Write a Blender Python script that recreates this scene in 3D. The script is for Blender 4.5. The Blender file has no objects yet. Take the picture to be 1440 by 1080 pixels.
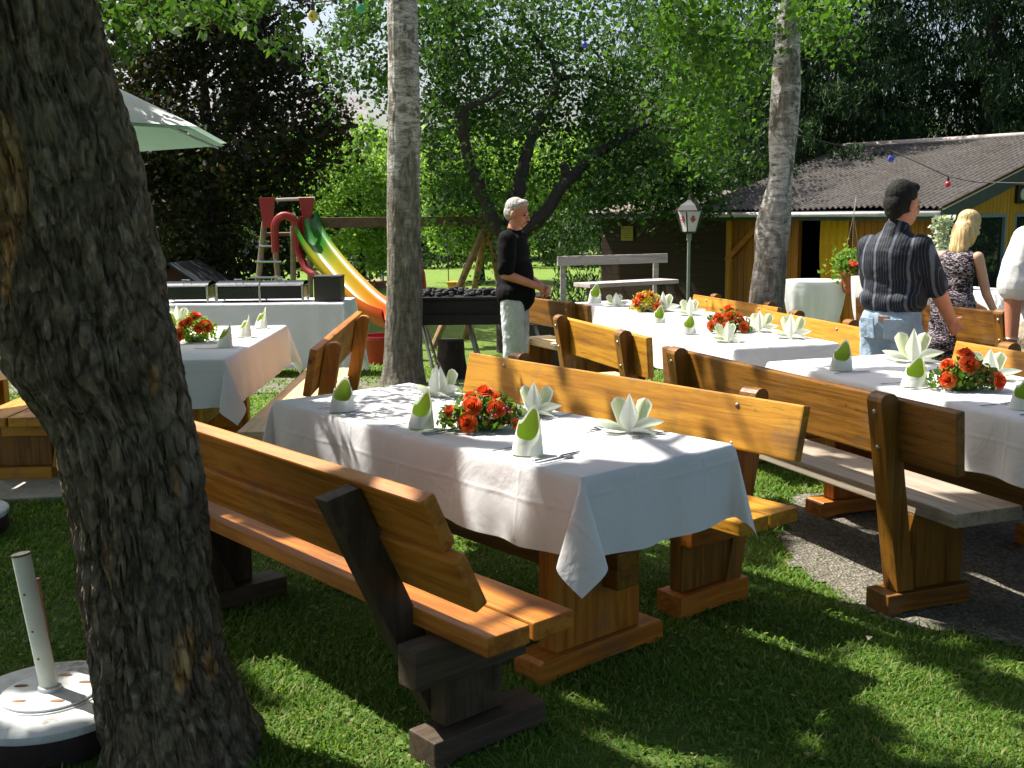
import bpy, bmesh, math, random
import numpy as np
from mathutils import Vector, Matrix, Euler
SC = bpy.context.scene
COL = SC.collection
PI = math.pi
R = math.radians
rnd = random.Random(7)
rng = np.random.default_rng(11)

# ------------------------------------------------------------------ basics
def link(o, parent=None):
    COL.objects.link(o)
    if parent is not None:
        o.parent = parent
    return o

def tag(o, label=None, cat=None, group=None, kind=None):
    if label: o['label'] = label
    if cat: o['category'] = cat
    if group: o['group'] = group
    if kind: o['kind'] = kind
    return o

def thing(name, label, cat, loc=(0, 0, 0), rz=0.0, group=None):
    o = bpy.data.objects.new(name, None)
    o.empty_display_size = 0.1
    link(o)
    o.location = loc
    o.rotation_euler = (0, 0, rz)
    return tag(o, label, cat, group)

def kids(o):
    return [c for c in bpy.data.objects if c.parent is o]

def copy_tree(o, parent=None):
    c = o.copy()
    link(c, parent)
    for ch in kids(o):
        copy_tree(ch, c)
    return c

def ground_z(y):
    t = min(1.0, max(0.0, (y - 7.0) / 10.0))
    return -0.5 * t * t * (3 - 2 * t)

def gz_np(y):
    t = np.clip((y - 7.0) / 10.0, 0, 1)
    return -0.5 * t * t * (3 - 2 * t)

class MB:
    """collects boxes, tubes, sheets and links them as ONE mesh object"""
    def __init__(s):
        s.v = []; s.f = []; s.uv = None
    def add(s, vs, fs):
        n = len(s.v)
        s.v += [tuple(p) for p in vs]
        s.f += [tuple(i + n for i in f) for f in fs]
    def box(s, c, size, rot=None, bev=0.0):
        bm = bmesh.new()
        bmesh.ops.create_cube(bm, size=1)
        bmesh.ops.scale(bm, vec=size, verts=bm.verts)
        if bev > 0:
            bmesh.ops.bevel(bm, geom=list(bm.edges), offset=bev, segments=2, profile=0.6, affect='EDGES', clamp_overlap=True)
        M = (rot if rot is not None else Matrix.Identity(3))
        vs = [M @ v.co + Vector(c) for v in bm.verts]
        fs = [[v.index for v in f.verts] for f in bm.faces]
        bm.free()
        s.add(vs, fs)
    def prism(s, poly, axis, a0, a1, bev=0.0):
        """2-D polygon extruded along axis (0,1,2) from a0 to a1; poly is in the other two axes in order"""
        bm = bmesh.new()
        def mk(p, a):
            q = [0, 0, 0]; o = [i for i in range(3) if i != axis]
            q[axis] = a; q[o[0]] = p[0]; q[o[1]] = p[1]
            return q
        A = [bm.verts.new(mk(p, a0)) for p in poly]
        B = [bm.verts.new(mk(p, a1)) for p in poly]
        bm.faces.new(A); bm.faces.new(B[::-1])
        n = len(poly)
        for i in range(n):
            bm.faces.new([A[i], B[i], B[(i + 1) % n], A[(i + 1) % n]])
        bmesh.ops.recalc_face_normals(bm, faces=bm.faces)
        if bev > 0:
            bmesh.ops.bevel(bm, geom=list(bm.edges), offset=bev, segments=2, profile=0.6, affect='EDGES', clamp_overlap=True)
        bm.verts.index_update()
        s.add([v.co.copy() for v in bm.verts], [[v.index for v in f.verts] for f in bm.faces])
        bm.free()
    def tube(s, pts, rad, n=10, cap=True):
        pts = [Vector(p) for p in pts]
        if not hasattr(rad, '__len__'): rad = [rad] * len(pts)
        vs = []; fs = []
        prev = None
        for i, p in enumerate(pts):
            t = (pts[min(i + 1, len(pts) - 1)] - pts[max(i - 1, 0)]).normalized()
            if prev is None:
                a = t.orthogonal().normalized()
            else:
                a = (prev - t * prev.dot(t))
                a = a.normalized() if a.length > 1e-6 else t.orthogonal().normalized()
            prev = a
            b = t.cross(a)
            for k in range(n):
                an = 2 * PI * k / n
                vs.append(p + (a * math.cos(an) + b * math.sin(an)) * rad[i])
        for i in range(len(pts) - 1):
            for k in range(n):
                fs.append((i * n + k, i * n + (k + 1) % n, (i + 1) * n + (k + 1) % n, (i + 1) * n + k))
        if cap:
            fs.append(tuple(range(n))[::-1])
            fs.append(tuple((len(pts) - 1) * n + k for k in range(n)))
        s.add(vs, fs)
    def lathe(s, prof, c=(0, 0, 0), n=24, sx=1, sy=1):
        vs = []; fs = []
        for (r, z) in prof:
            for k in range(n):
                an = 2 * PI * k / n
                vs.append((c[0] + r * sx * math.cos(an), c[1] + r * sy * math.sin(an), c[2] + z))
        m = len(prof)
        for i in range(m - 1):
            for k in range(n):
                fs.append((i * n + k, i * n + (k + 1) % n, (i + 1) * n + (k + 1) % n, (i + 1) * n + k))
        fs.append(tuple(range(n))[::-1]); fs.append(tuple((m - 1) * n + k for k in range(n)))
        s.add(vs, fs)
    def ball(s, c, r, n=10, m=7, sc=(1, 1, 1)):
        prof = [(max(1e-4, math.sin(PI * i / m)) * r, -math.cos(PI * i / m) * r * sc[2]) for i in range(m + 1)]
        s.lathe(prof, c, n, sc[0], sc[1])
    def grid(s, fn, nu, nv):
        vs = [fn(i / nu, j / nv) for j in range(nv + 1) for i in range(nu + 1)]
        fs = [(j * (nu + 1) + i, j * (nu + 1) + i + 1, (j + 1) * (nu + 1) + i + 1, (j + 1) * (nu + 1) + i) for j in range(nv) for i in range(nu)]
        s.add(vs, fs)
    def build(s, name, mat, parent=None, smooth=False, loc=None):
        me = bpy.data.meshes.new(name)
        me.from_pydata([tuple(p) for p in s.v], [], s.f)
        me.update()
        if smooth:
            me.polygons.foreach_set('use_smooth', [True] * len(me.polygons))
            if smooth != 'all':
                me.set_sharp_from_angle(angle=R(40))
        if mat: me.materials.append(mat)
        o = bpy.data.objects.new(name, me)
        link(o, parent)
        if loc is not None: o.location = loc
        return o

def np_mesh(name, V, F, mat, parent=None, smooth=False, uv=None, col=None):
    """V (n,3), F (m,k) numpy -> one mesh object"""
    me = bpy.data.meshes.new(name)
    V = np.ascontiguousarray(V, dtype=np.float32); F = np.ascontiguousarray(F, dtype=np.int32)
    k = F.shape[1]
    me.vertices.add(len(V)); me.vertices.foreach_set('co', V.ravel())
    me.loops.add(F.size); me.loops.foreach_set('vertex_index', F.ravel())
    me.polygons.add(len(F)); me.polygons.foreach_set('loop_start', np.arange(0, F.size, k, dtype=np.int32))
    if smooth: me.polygons.foreach_set('use_smooth', np.ones(len(F), dtype=bool))
    if uv is not None:
        l = me.uv_layers.new(name='UVMap')
        l.data.foreach_set('uv', np.ascontiguousarray(uv[F.ravel()], dtype=np.float32).ravel())
    if col is not None:
        a = me.attributes.new('mask', 'FLOAT', 'POINT')
        a.data.foreach_set('value', np.ascontiguousarray(col, dtype=np.float32))
    me.update(calc_edges=True)
    if mat: me.materials.append(mat)
    o = bpy.data.objects.new(name, me)
    return link(o, parent)

# smooth value noise on numpy arrays
_perm = np.random.default_rng(5).random((64, 64, 64)).astype(np.float32)
def vnoise(P):
    P = np.asarray(P, dtype=np.float64)
    i = np.floor(P).astype(int); f = P - i
    f = f * f * (3 - 2 * f)
    i = i % 64; j = (i + 1) % 64
    x0, y0, z0 = i[..., 0], i[..., 1], i[..., 2]; x1, y1, z1 = j[..., 0], j[..., 1], j[..., 2]
    fx, fy, fz = f[..., 0], f[..., 1], f[..., 2]
    c00 = _perm[x0, y0, z0] * (1 - fx) + _perm[x1, y0, z0] * fx
    c10 = _perm[x0, y1, z0] * (1 - fx) + _perm[x1, y1, z0] * fx
    c01 = _perm[x0, y0, z1] * (1 - fx) + _perm[x1, y0, z1] * fx
    c11 = _perm[x0, y1, z1] * (1 - fx) + _perm[x1, y1, z1] * fx
    return (c00 * (1 - fy) + c10 * fy) * (1 - fz) + (c01 * (1 - fy) + c11 * fy) * fz
def fbm(P, o=3):
    P = np.asarray(P, dtype=np.float64)
    s = 0; a = 0.5; t = 0
    for k in range(o):
        s = s + a * vnoise(P * (2 ** k) + 17.3 * k); t += a; a *= 0.5
    return s / t

# ------------------------------------------------------------------ materials
def newmat(name):
    m = bpy.data.materials.new(name); m.use_nodes = True
    nt = m.node_tree; nt.nodes.clear()
    out = nt.nodes.new('ShaderNodeOutputMaterial')
    return m, nt, out
def N(nt, typ, **kw):
    n = nt.nodes.new(typ)
    for k, v in kw.items():
        if k in n.inputs.keys(): n.inputs[k].default_value = v
        else: setattr(n, k, v)
    return n
def L(nt, a, b): nt.links.new(a, b)
def coords(nt, scale=(1, 1, 1), kind='Object', rot=(0, 0, 0)):
    tc = nt.nodes.new('ShaderNodeTexCoord'); mp = nt.nodes.new('ShaderNodeMapping')
    mp.inputs['Scale'].default_value = scale; mp.inputs['Rotation'].default_value = rot
    L(nt, tc.outputs[kind], mp.inputs['Vector'])
    return mp.outputs['Vector']
def noise(nt, vec, scale=5, detail=4, rough=0.55, dist=0.0):
    n = N(nt, 'ShaderNodeTexNoise'); n.inputs['Scale'].default_value = scale
    n.inputs['Detail'].default_value = detail; n.inputs['Roughness'].default_value = rough
    n.inputs['Distortion'].default_value = dist
    L(nt, vec, n.inputs['Vector'])
    return n.outputs['Fac']
def ramp(nt, fac, stops, interp='LINEAR'):
    r = N(nt, 'ShaderNodeValToRGB'); cr = r.color_ramp; cr.interpolation = interp
    while len(cr.elements) > 1: cr.elements.remove(cr.elements[-1])
    cr.elements[0].position = stops[0][0]; cr.elements[0].color = (*stops[0][1], 1)
    for p, c in stops[1:]:
        e = cr.elements.new(p); e.color = (*c, 1)
    L(nt, fac, r.inputs['Fac'])
    return r.outputs['Color']
def mix(nt, fac, a, b, mode='MIX'):
    m = N(nt, 'ShaderNodeMix', data_type='RGBA', blend_type=mode)
    if hasattr(fac, 'default_value') or not isinstance(fac, (int, float)): L(nt, fac, m.inputs[0])
    else: m.inputs[0].default_value = fac
    for i, x in ((6, a), (7, b)):
        if isinstance(x, tuple): m.inputs[i].default_value = (*x, 1)
        else: L(nt, x, m.inputs[i])
    return m.outputs[2]
def math_(nt, op, a, b=0.0, clamp=False):
    m = N(nt, 'ShaderNodeMath', operation=op, use_clamp=clamp)
    for i, x in ((0, a), (1, b)):
        if isinstance(x, (int, float)): m.inputs[i].default_value = x
        else: L(nt, x, m.inputs[i])
    return m.outputs[0]
def bump(nt, h, strength=0.3, dist=0.01, prev=None):
    b = N(nt, 'ShaderNodeBump'); b.inputs['Strength'].default_value = strength; b.inputs['Distance'].default_value = dist
    L(nt, h, b.inputs['Height'])
    if prev is not None: L(nt, prev, b.inputs['Normal'])
    return b.outputs['Normal']
def princ(nt, out, col, rough=0.6, metal=0.0, nrm=None, spec=0.5, trans=None, coat=0.0):
    p = N(nt, 'ShaderNodeBsdfPrincipled')
    if isinstance(col, tuple): p.inputs['Base Color'].default_value = (*col, 1)
    else: L(nt, col, p.inputs['Base Color'])
    if isinstance(rough, (int, float)): p.inputs['Roughness'].default_value = rough
    else: L(nt, rough, p.inputs['Roughness'])
    p.inputs['Metallic'].default_value = metal
    p.inputs['Specular IOR Level'].default_value = spec
    p.inputs['Coat Weight'].default_value = coat
    if nrm is not None: L(nt, nrm, p.inputs['Normal'])
    sh = p.outputs[0]
    if trans:
        t = N(nt, 'ShaderNodeBsdfTranslucent')
        tc = trans[1] if trans[1] is not None else col
        if isinstance(tc, tuple): t.inputs['Color'].default_value = (*tc, 1)
        else: L(nt, tc, t.inputs['Color'])
        ms = N(nt, 'ShaderNodeMixShader'); ms.inputs[0].default_value = trans[0]
        L(nt, sh, ms.inputs[1]); L(nt, t.outputs[0], ms.inputs[2]); sh = ms.outputs[0]
    L(nt, sh, out.inputs['Surface'])
    return p

def simple(name, col, rough=0.6, metal=0.0, var=0.15, scale=8, bmp=0.0, bscale=60, spec=0.5, trans=None, coat=0.0):
    m, nt, out = newmat(name)
    v = coords(nt)
    f = noise(nt, v, scale, 5)
    lo = tuple(c * (1 - var) for c in col); hi = tuple(min(1, c * (1 + var)) for c in col)
    c = ramp(nt, f, [(0.3, lo), (0.7, hi)])
    nr = bump(nt, noise(nt, v, bscale, 4), bmp, 0.01) if bmp else None
    princ(nt, out, c, rough, metal, nr, spec, trans, coat)
    return m

def wood(name, dark, mid, light, axis=0, rough=0.42, weather=0.0, gscale=1.0, coat=0.0, plank=0.0, knots=True):
    """grain runs along the local axis"""
    m, nt, out = newmat(name)
    sc = [16 * gscale] * 3; sc[axis] = 0.9 * gscale
    oi = N(nt, 'ShaderNodeObjectInfo')
    tc = N(nt, 'ShaderNodeTexCoord'); mp = N(nt, 'ShaderNodeMapping')
    ad = N(nt, 'ShaderNodeVectorMath', operation='ADD')
    rv = N(nt, 'ShaderNodeCombineXYZ')
    L(nt, math_(nt, 'MULTIPLY', oi.outputs['Random'], 13.0), rv.inputs[0])
    L(nt, math_(nt, 'MULTIPLY', oi.outputs['Random'], 7.0), rv.inputs[1])
    L(nt, tc.outputs['Object'], ad.inputs[0]); L(nt, rv.outputs[0], ad.inputs[1])
    mp.inputs['Scale'].default_value = sc
    L(nt, ad.outputs[0], mp.inputs['Vector'])
    v = mp.outputs['Vector']
    g = noise(nt, v, 1.0, 6, 0.6, 1.2)
    fine = noise(nt, v, 5.0, 5, 0.7, 0.3)
    gf = math_(nt, 'ADD', math_(nt, 'MULTIPLY', g, 0.7), math_(nt, 'MULTIPLY', fine, 0.3))
    c = ramp(nt, gf, [(0.32, dark), (0.46, mid), (0.56, light), (0.68, mid)])
    big = noise(nt, ad.outputs[0], 2.2, 3, 0.5)
    c = mix(nt, math_(nt, 'MULTIPLY', math_(nt, 'SUBTRACT', big, 0.35), 1.1, True), c, mix(nt, 0.5, c, dark))
    if knots:
        sk = [5.0] * 3; sk[axis] = 2.0
        mk = N(nt, 'ShaderNodeMapping'); mk.inputs['Scale'].default_value = sk
        L(nt, ad.outputs[0], mk.inputs['Vector'])
        vo = N(nt, 'ShaderNodeTexVoronoi'); vo.inputs['Scale'].default_value = 1.1
        L(nt, mk.outputs[0], vo.inputs['Vector'])
        kf = ramp(nt, vo.outputs['Distance'], [(0.05, (1, 1, 1)), (0.11, (0.25, 0.25, 0.25)), (0.2, (0, 0, 0))])
        c = mix(nt, kf, c, tuple(x * 0.35 for x in dark))
    if weather > 0:
        wf = ramp(nt, noise(nt, v, 0.8, 5, 0.7), [(0.35, (0, 0, 0)), (0.65, (1, 1, 1))])
        c = mix(nt, math_(nt, 'MULTIPLY', wf, weather), c, (0.33, 0.29, 0.235))
    if plank > 0:
        wv = N(nt, 'ShaderNodeTexWave', wave_type='BANDS', bands_direction='XYZ'[0 if axis == 2 else 2], wave_profile='SAW')
        wv.inputs['Scale'].default_value = 1.0 / (2 * PI) * (2 * PI) / plank / 20 * 1.0
        L(nt, tc.outputs['Object'], wv.inputs['Vector'])
    crk = ramp(nt, noise(nt, v, 1.6, 3, 0.5, .2), [(.492, (0, 0, 0)), (.5, (1, 1, 1)), (.508, (0, 0, 0))])
    ckm = math_(nt, 'MULTIPLY', crk, ramp(nt, noise(nt, ad.outputs[0], 1.7, 2), [(.5, (0, 0, 0)), (.6, (.7, .7, .7))]))
    c = mix(nt, ckm, c, tuple(x * .25 for x in dark))
    st_ = ramp(nt, noise(nt, ad.outputs[0], 3.1, 5, .7), [(.56, (0, 0, 0)), (.72, (.6, .6, .6))])
    c = mix(nt, st_, c, (0.13, 0.085, 0.05))
    nr = bump(nt, gf, 0.25, 0.004)
    rr = ramp(nt, fine, [(0.3, (rough - .1,) * 3), (0.7, (rough + .18,) * 3)])
    princ(nt, out, c, rr, 0, nr, 0.4, None, coat)
    return m

M = {}
# honey varnished pine (grain along x / along z)
HD, HM, HL = (0.20, 0.075, 0.005), (0.38, 0.165, 0.009), (0.52, 0.255, 0.018)
M['honey'] = wood('honey_pine', HD, HM, HL, 0, rough=.5)
M['honey_z'] = wood('honey_pine_upright', HD, HM, HL, 2)
M['honey_y'] = wood('honey_pine_cross', HD, HM, HL, 1)
OD, OM, OL = (0.19, 0.055, 0.005), (0.36, 0.114, 0.010), (0.48, 0.185, 0.022)
M['orange'] = wood('orange_stained_pine', OD, OM, OL, 0, rough=.5)
M['orange_z'] = wood('orange_stained_upright', OD, OM, OL, 2)
M['orange_y'] = wood('orange_stained_cross', OD, OM, OL, 1)
BD, BM_, BL = (0.055, 0.020, 0.003), (0.145, 0.058, 0.006), (0.24, 0.105, 0.011)
M['brown'] = wood('brown_pine', BD, BM_, BL, 0)
M['brown_z'] = wood('brown_pine_upright', BD, BM_, BL, 2)
M['brown_y'] = wood('brown_pine_cross', BD, BM_, BL, 1)
M['grey_seat'] = wood('weathered_seat_board', (0.14, 0.09, 0.05), (0.28, 0.21, 0.145), (0.40, 0.33, 0.25), 0, rough=.7, weather=.6)
M['pale_seat'] = wood('sun_bleached_seat_board', (0.34, 0.2, 0.08), (0.52, 0.36, 0.17), (0.62, 0.47, 0.26), 0, rough=.6, weather=.2)
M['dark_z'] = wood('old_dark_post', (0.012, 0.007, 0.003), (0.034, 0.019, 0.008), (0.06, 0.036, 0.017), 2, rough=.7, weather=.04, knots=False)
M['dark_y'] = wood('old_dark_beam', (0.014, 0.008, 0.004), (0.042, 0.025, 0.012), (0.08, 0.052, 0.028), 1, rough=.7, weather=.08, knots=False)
M['end_grain'] = wood('weathered_beam_end', (0.12, 0.09, 0.06), (0.22, 0.18, 0.13), (0.3, 0.26, 0.2), 2, rough=.8, knots=False)
M['grey_plank'] = wood('silver_grey_plank', (0.25, 0.21, 0.19), (0.4, 0.35, 0.33), (0.52, 0.46, 0.44), 0, rough=.8, knots=False)
M['steel'] = simple('brushed_steel', (0.5, 0.5, 0.5), 0.25, 1.0, 0.1)
M['cutlery'] = simple('cutlery_steel', (0.30, 0.31, 0.33), 0.22, 1.0, 0.1)

M['bolt'] = simple('zinc_bolt', (0.35, 0.33, 0.3), 0.45, 0.9, 0.2)
M['rust'] = simple('rust_flecked_steel', (0.20, 0.10, 0.05), 0.7, 0.3, 0.4, 20)

def cloth_mat(name, col, creases=True, tr=0.30):
    m, nt, out = newmat(name)
    tc = N(nt, 'ShaderNodeTexCoord')
    sep = N(nt, 'ShaderNodeSeparateXYZ'); L(nt, tc.outputs['UV'], sep.inputs[0])
    def cr(src, off):
        f = math_(nt, 'FRACT', math_(nt, 'MULTIPLY', math_(nt, 'ADD', src, off), 1 / 0.33))
        d = math_(nt, 'ABSOLUTE', math_(nt, 'SUBTRACT', f, 0.5))
        return math_(nt, 'SUBTRACT', 1.0, math_(nt, 'MULTIPLY', d, 28.0), True)
    h = math_(nt, 'MAXIMUM', cr(sep.outputs[0], 10.0), cr(sep.outputs[1], 10.07))
    mp = N(nt, 'ShaderNodeMapping'); L(nt, tc.outputs['Object'], mp.inputs[0])
    soft = noise(nt, mp.outputs[0], 5, 4, 0.5, 0.6)
    mp2 = N(nt, 'ShaderNodeMapping'); mp2.inputs['Scale'].default_value = (60, 6, 30); L(nt, tc.outputs['Object'], mp2.inputs[0])
    weave = noise(nt, mp2.outputs[0], 3, 3)
    n1 = bump(nt, soft, 0.5, 0.03)
    n2 = bump(nt, weave, 0.12, 0.003, n1)
    if creases: n2 = bump(nt, h, 0.45, 0.003, n2)
    c = ramp(nt, noise(nt, mp.outputs[0], 3, 3), [(0.3, tuple(x * .95 for x in col)), (0.7, col)])
    princ(nt, out, c, 0.75, 0, n2, 0.2, (tr, tuple(x * .9 for x in col)))
    return m
M['cloth'] = cloth_mat('white_linen', (0.87, 0.885, 0.91))
M['cloth_plain'] = cloth_mat('white_stretch_cloth', (0.84, 0.85, 0.87), False, 0.4)
M['napkin'] = simple('napkin_white', (0.82, 0.83, 0.80), 0.8, 0, 0.03, 20, 0.05, 200, 0.2, (0.3, (0.75, 0.8, 0.6)))
M['napkin_green'] = simple('napkin_lime', (0.42, 0.56, 0.08), 0.8, 0, 0.08, 20, 0.05, 200, 0.2, (0.3, (0.4, 0.6, 0.05)))

M['napkin_pale'] = simple('napkin_pale_lime', (0.68, 0.74, 0.50), 0.8, 0, 0.05, 20, 0.05, 200, 0.2, (0.3, (0.6, 0.7, 0.35)))
def leafmat(name, cols, tr=0.45, rough=0.6, trc=None):
    m, nt, out = newmat(name)
    g = N(nt, 'ShaderNodeNewGeometry')
    c = ramp(nt, g.outputs['Random Per Island'], [(i / max(1, len(cols) - 1), x) for i, x in enumerate(cols)])
    tcx = mix(nt, 1.0, c, trc if trc else (1.9, 2.0, 0.9), 'MULTIPLY')
    princ(nt, out, c, rough, 0, None, 0.22, (tr, tcx))
    return m
M['leaf_apple'] = leafmat('apple_leaves', [(0.014, 0.040, 0.009), (0.026, 0.066, 0.014), (0.055, 0.11, 0.022)], 0.33)
M['leaf_birch'] = leafmat('birch_leaves', [(0.025, 0.065, 0.010), (0.045, 0.105, 0.015), (0.075, 0.15, 0.022)], 0.42)
M['leaf_dark'] = leafmat('copper_dark_leaves', [(0.010, 0.013, 0.007), (0.018, 0.024, 0.010), (0.045, 0.026, 0.015), (0.022, 0.05, 0.012)], 0.25)
M['leaf_bush'] = leafmat('bright_bush_leaves', [(0.08, 0.15, 0.03), (0.13, 0.22, 0.05), (0.19, 0.30, 0.08)], 0.45)
M['leaf_hedge'] = leafmat('hedge_leaves', [(0.012, 0.028, 0.008), (0.024, 0.052, 0.013), (0.045, 0.085, 0.02)], 0.3)
M['needle'] = leafmat('spruce_needles', [(0.009, 0.026, 0.010), (0.018, 0.046, 0.017), (0.045, 0.09, 0.025)], 0.2)
M['leaf_over'] = leafmat('shade_tree_leaves', [(0.025, 0.06, 0.013), (0.045, 0.10, 0.018), (0.07, 0.135, 0.024)], 0.3)
M['leaf_flower'] = leafmat('bouquet_leaves', [(0.02, 0.06, 0.010), (0.05, 0.13, 0.015), (0.22, 0.30, 0.03), (0.03, 0.08, 0.012), (0.12, 0.2, 0.02)], 0.35)
M['grassblade'] = leafmat('grass_blades', [(0.045, 0.11, 0.010), (0.07, 0.155, 0.016), (0.12, 0.21, 0.028), (0.08, 0.16, 0.02), (0.28, 0.27, 0.10)], 0.35)
M['rose'] = leafmat('orange_rose_petals', [(0.66, 0.085, 0.018), (0.80, 0.13, 0.03), (0.88, 0.20, 0.05)], 0.3, 0.5, (1.0, 0.9, 0.8))
M['redflower'] = leafmat('red_petals', [(0.6, 0.04, 0.02), (0.8, 0.10, 0.05)], 0.3, 0.5, (1, 1, 1))
M['yellowflower'] = leafmat('yellow_petals', [(0.8, 0.5, 0.05), (0.8, 0.25, 0.04)], 0.3, 0.5, (1, 1, 1))
M['berry'] = simple('dusky_berries', (0.22, 0.03, 0.02), 0.3, 0, 0.4, 30)

def bark(name, birch=False):
    m, nt, out = newmat(name)
    if birch:
        v = coords(nt, (1, 1, 1)); vh = coords(nt, (5, 5, 16)); vb = coords(nt, (4, 4, 3.2))
        f = noise(nt, vh, 2.0, 5, 0.7, 0.4)
        c = ramp(nt, f, [(0.34, (0.05, 0.045, 0.04)), (0.42, (0.22, 0.205, 0.19)), (0.54, (0.42, 0.40, 0.375)), (0.7, (0.60, 0.58, 0.55))])
        b = noise(nt, vb, 1.2, 5, 0.65, 0.8)
        dk = ramp(nt, b, [(0.50, (0, 0, 0)), (0.58, (1, 1, 1))])
        vv = coords(nt, (14, 14, 3))
        rough_c = ramp(nt, noise(nt, vv, 2, 5, 0.7), [(0.35, (0.035, 0.03, 0.025)), (0.55, (0.13, 0.115, 0.085)), (0.7, (0.3, 0.28, 0.24))])
        at = N(nt, 'ShaderNodeAttribute', attribute_name='mask')
        dd = math_(nt, 'MAXIMUM', math_(nt, 'MULTIPLY', dk, 0.85), math_(nt, 'MULTIPLY', at.outputs['Fac'], .9))
        c = mix(nt, dd, c, rough_c)
        nr = bump(nt, f, 0.5, 0.02); nr = bump(nt, noise(nt, vv, 2, 5, .7), 0.5, 0.02, nr)
    else:
        v = coords(nt, (1, 1, 0.55)); v2 = coords(nt, (1, 1, 0.4))
        a = noise(nt, v, 22, 6, 0.7, 0.5); b = noise(nt, v2, 6, 5, 0.6, 0.8)
        c = ramp(nt, a, [(0.32, (0.042, 0.030, 0.020)), (0.46, (0.12, 0.090, 0.062)), (0.57, (0.215, 0.168, 0.122)), (0.68, (0.40, 0.33, 0.25))])
        c = mix(nt, ramp(nt, b, [(0.5, (0, 0, 0)), (0.7, (1, 1, 1))]), c, mix(nt, 0.5, c, (0.13, 0.13, 0.085)))
        at = N(nt, 'ShaderNodeAttribute', attribute_name='mask')
        w = ramp(nt, noise(nt, v2, 12, 5, 0.6, 0.6), [(0.35, (0.16, 0.06, 0.02)), (0.5, (0.38, 0.19, 0.065)), (0.65, (0.52, 0.36, 0.18))])
        c = mix(nt, at.outputs['Fac'], c, w)
        vd = N(nt, 'ShaderNodeVectorMath', operation='ADD'); wv_ = N(nt, 'ShaderNodeTexNoise'); wv_.inputs['Scale'].default_value = 9; wv_.inputs['Detail'].default_value = 3
        tb = coords(nt, (1, 1, .58)); L(nt, tb, wv_.inputs['Vector'])
        sc_ = N(nt, 'ShaderNodeVectorMath', operation='SCALE'); sc_.inputs['Scale'].default_value = .09; L(nt, wv_.outputs['Color'], sc_.inputs[0])
        L(nt, tb, vd.inputs[0]); L(nt, sc_.outputs[0], vd.inputs[1])
        vo = N(nt, 'ShaderNodeTexVoronoi', feature='DISTANCE_TO_EDGE'); vo.inputs['Scale'].default_value = 19; L(nt, vd.outputs[0], vo.inputs['Vector'])
        ck = ramp(nt, vo.outputs['Distance'], [(0.0, (0, 0, 0)), (0.16, (1, 1, 1))])
        vc = N(nt, 'ShaderNodeTexVoronoi'); vc.inputs['Scale'].default_value = 19; L(nt, vd.outputs[0], vc.inputs['Vector'])
        pl_ = ramp(nt, vc.outputs['Color'], [(0.2, (0, 0, 0)), (0.9, (1, 1, 1))])
        c = mix(nt, math_(nt, 'MULTIPLY', pl_, .5), c, (0.22, 0.175, 0.12))
        c = mix(nt, math_(nt, 'MULTIPLY', math_(nt, 'SUBTRACT', 1.0, ck), .45), c, (0.035, 0.026, 0.018))
        nr = bump(nt, ck, 0.8, 0.012); nr = bump(nt, a, 0.8, 0.012, nr); nr = bump(nt, noise(nt, coords(nt, (1, 1, .6)), 70, 4, .7), 0.5, 0.005, nr)
    princ(nt, out, c, 0.85, 0, nr, 0.2)
    return m
M['bark'] = bark('furrowed_bark'); M['birch'] = bark('birch_bark', True)
M['bark_dark'] = simple('dark_bark', (0.03, 0.022, 0.018), 0.9, 0, 0.5, 14, 0.6, 30)
# ------------------------------------------------------------------ camera, sun, sky
F_PX, PITCH, ROLL, CH = 1536.0, 0.156, -0.010, 1.552
cam = bpy.data.cameras.new('camera'); camo = bpy.data.objects.new('camera', cam); link(camo)
cam.sensor_width = 36; cam.lens = 36 * F_PX / 1440; cam.clip_end = 500; cam.clip_start = 0.05
camo.matrix_world = Matrix.Translation((0, 0, CH)) @ Euler((PI / 2 - PITCH, 0, 0)).to_matrix().to_4x4() @ Matrix.Rotation(ROLL, 4, 'Z')
SC.camera = camo
SUN_EL = R(55)
sh = Vector((-0.88, 0.46, 0)).normalized() * math.cos(SUN_EL)
S = Vector((sh.x, sh.y, math.sin(SUN_EL)))
sun = bpy.data.lights.new('sun', 'SUN'); sun.energy = 5.0; sun.angle = R(0.5); sun.color = (1.0, 0.95, 0.86)
suno = bpy.data.objects.new('sun', sun); link(suno)
suno.rotation_euler = (-S).to_track_quat('-Z', 'Y').to_euler()
suno.location = (-8, 4, 12)
W = bpy.data.worlds.new('World'); SC.world = W; W.use_nodes = True
wn = W.node_tree; wn.nodes.clear()
wo = wn.nodes.new('ShaderNodeOutputWorld'); wb = wn.nodes.new('ShaderNodeBackground')
sk = wn.nodes.new('ShaderNodeTexSky'); sk.sky_type = 'NISHITA'; sk.sun_disc = False
sk.sun_elevation = SUN_EL; sk.sun_rotation = math.atan2(S.x, S.y); sk.air_density = 1.0; sk.dust_density = 5.0; sk.ozone_density = 1.0
wb.inputs['Strength'].default_value = 0.10
wn.links.new(sk.outputs[0], wb.inputs[0]); wn.links.new(wb.outputs[0], wo.inputs[0])
SC.view_settings.view_transform = 'Standard'; SC.view_settings.look = 'None'
SC.view_settings.exposure = 1.2; SC.view_settings.gamma = 1
SC.render.engine = 'CYCLES'
SC.cycles.use_denoising = True
SC.cycles.max_bounces = 6; SC.cycles.diffuse_bounces = 3; SC.cycles.glossy_bounces = 3; SC.cycles.transmission_bounces = 3
SC.cycles.sample_clamp_indirect = 6.0

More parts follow.
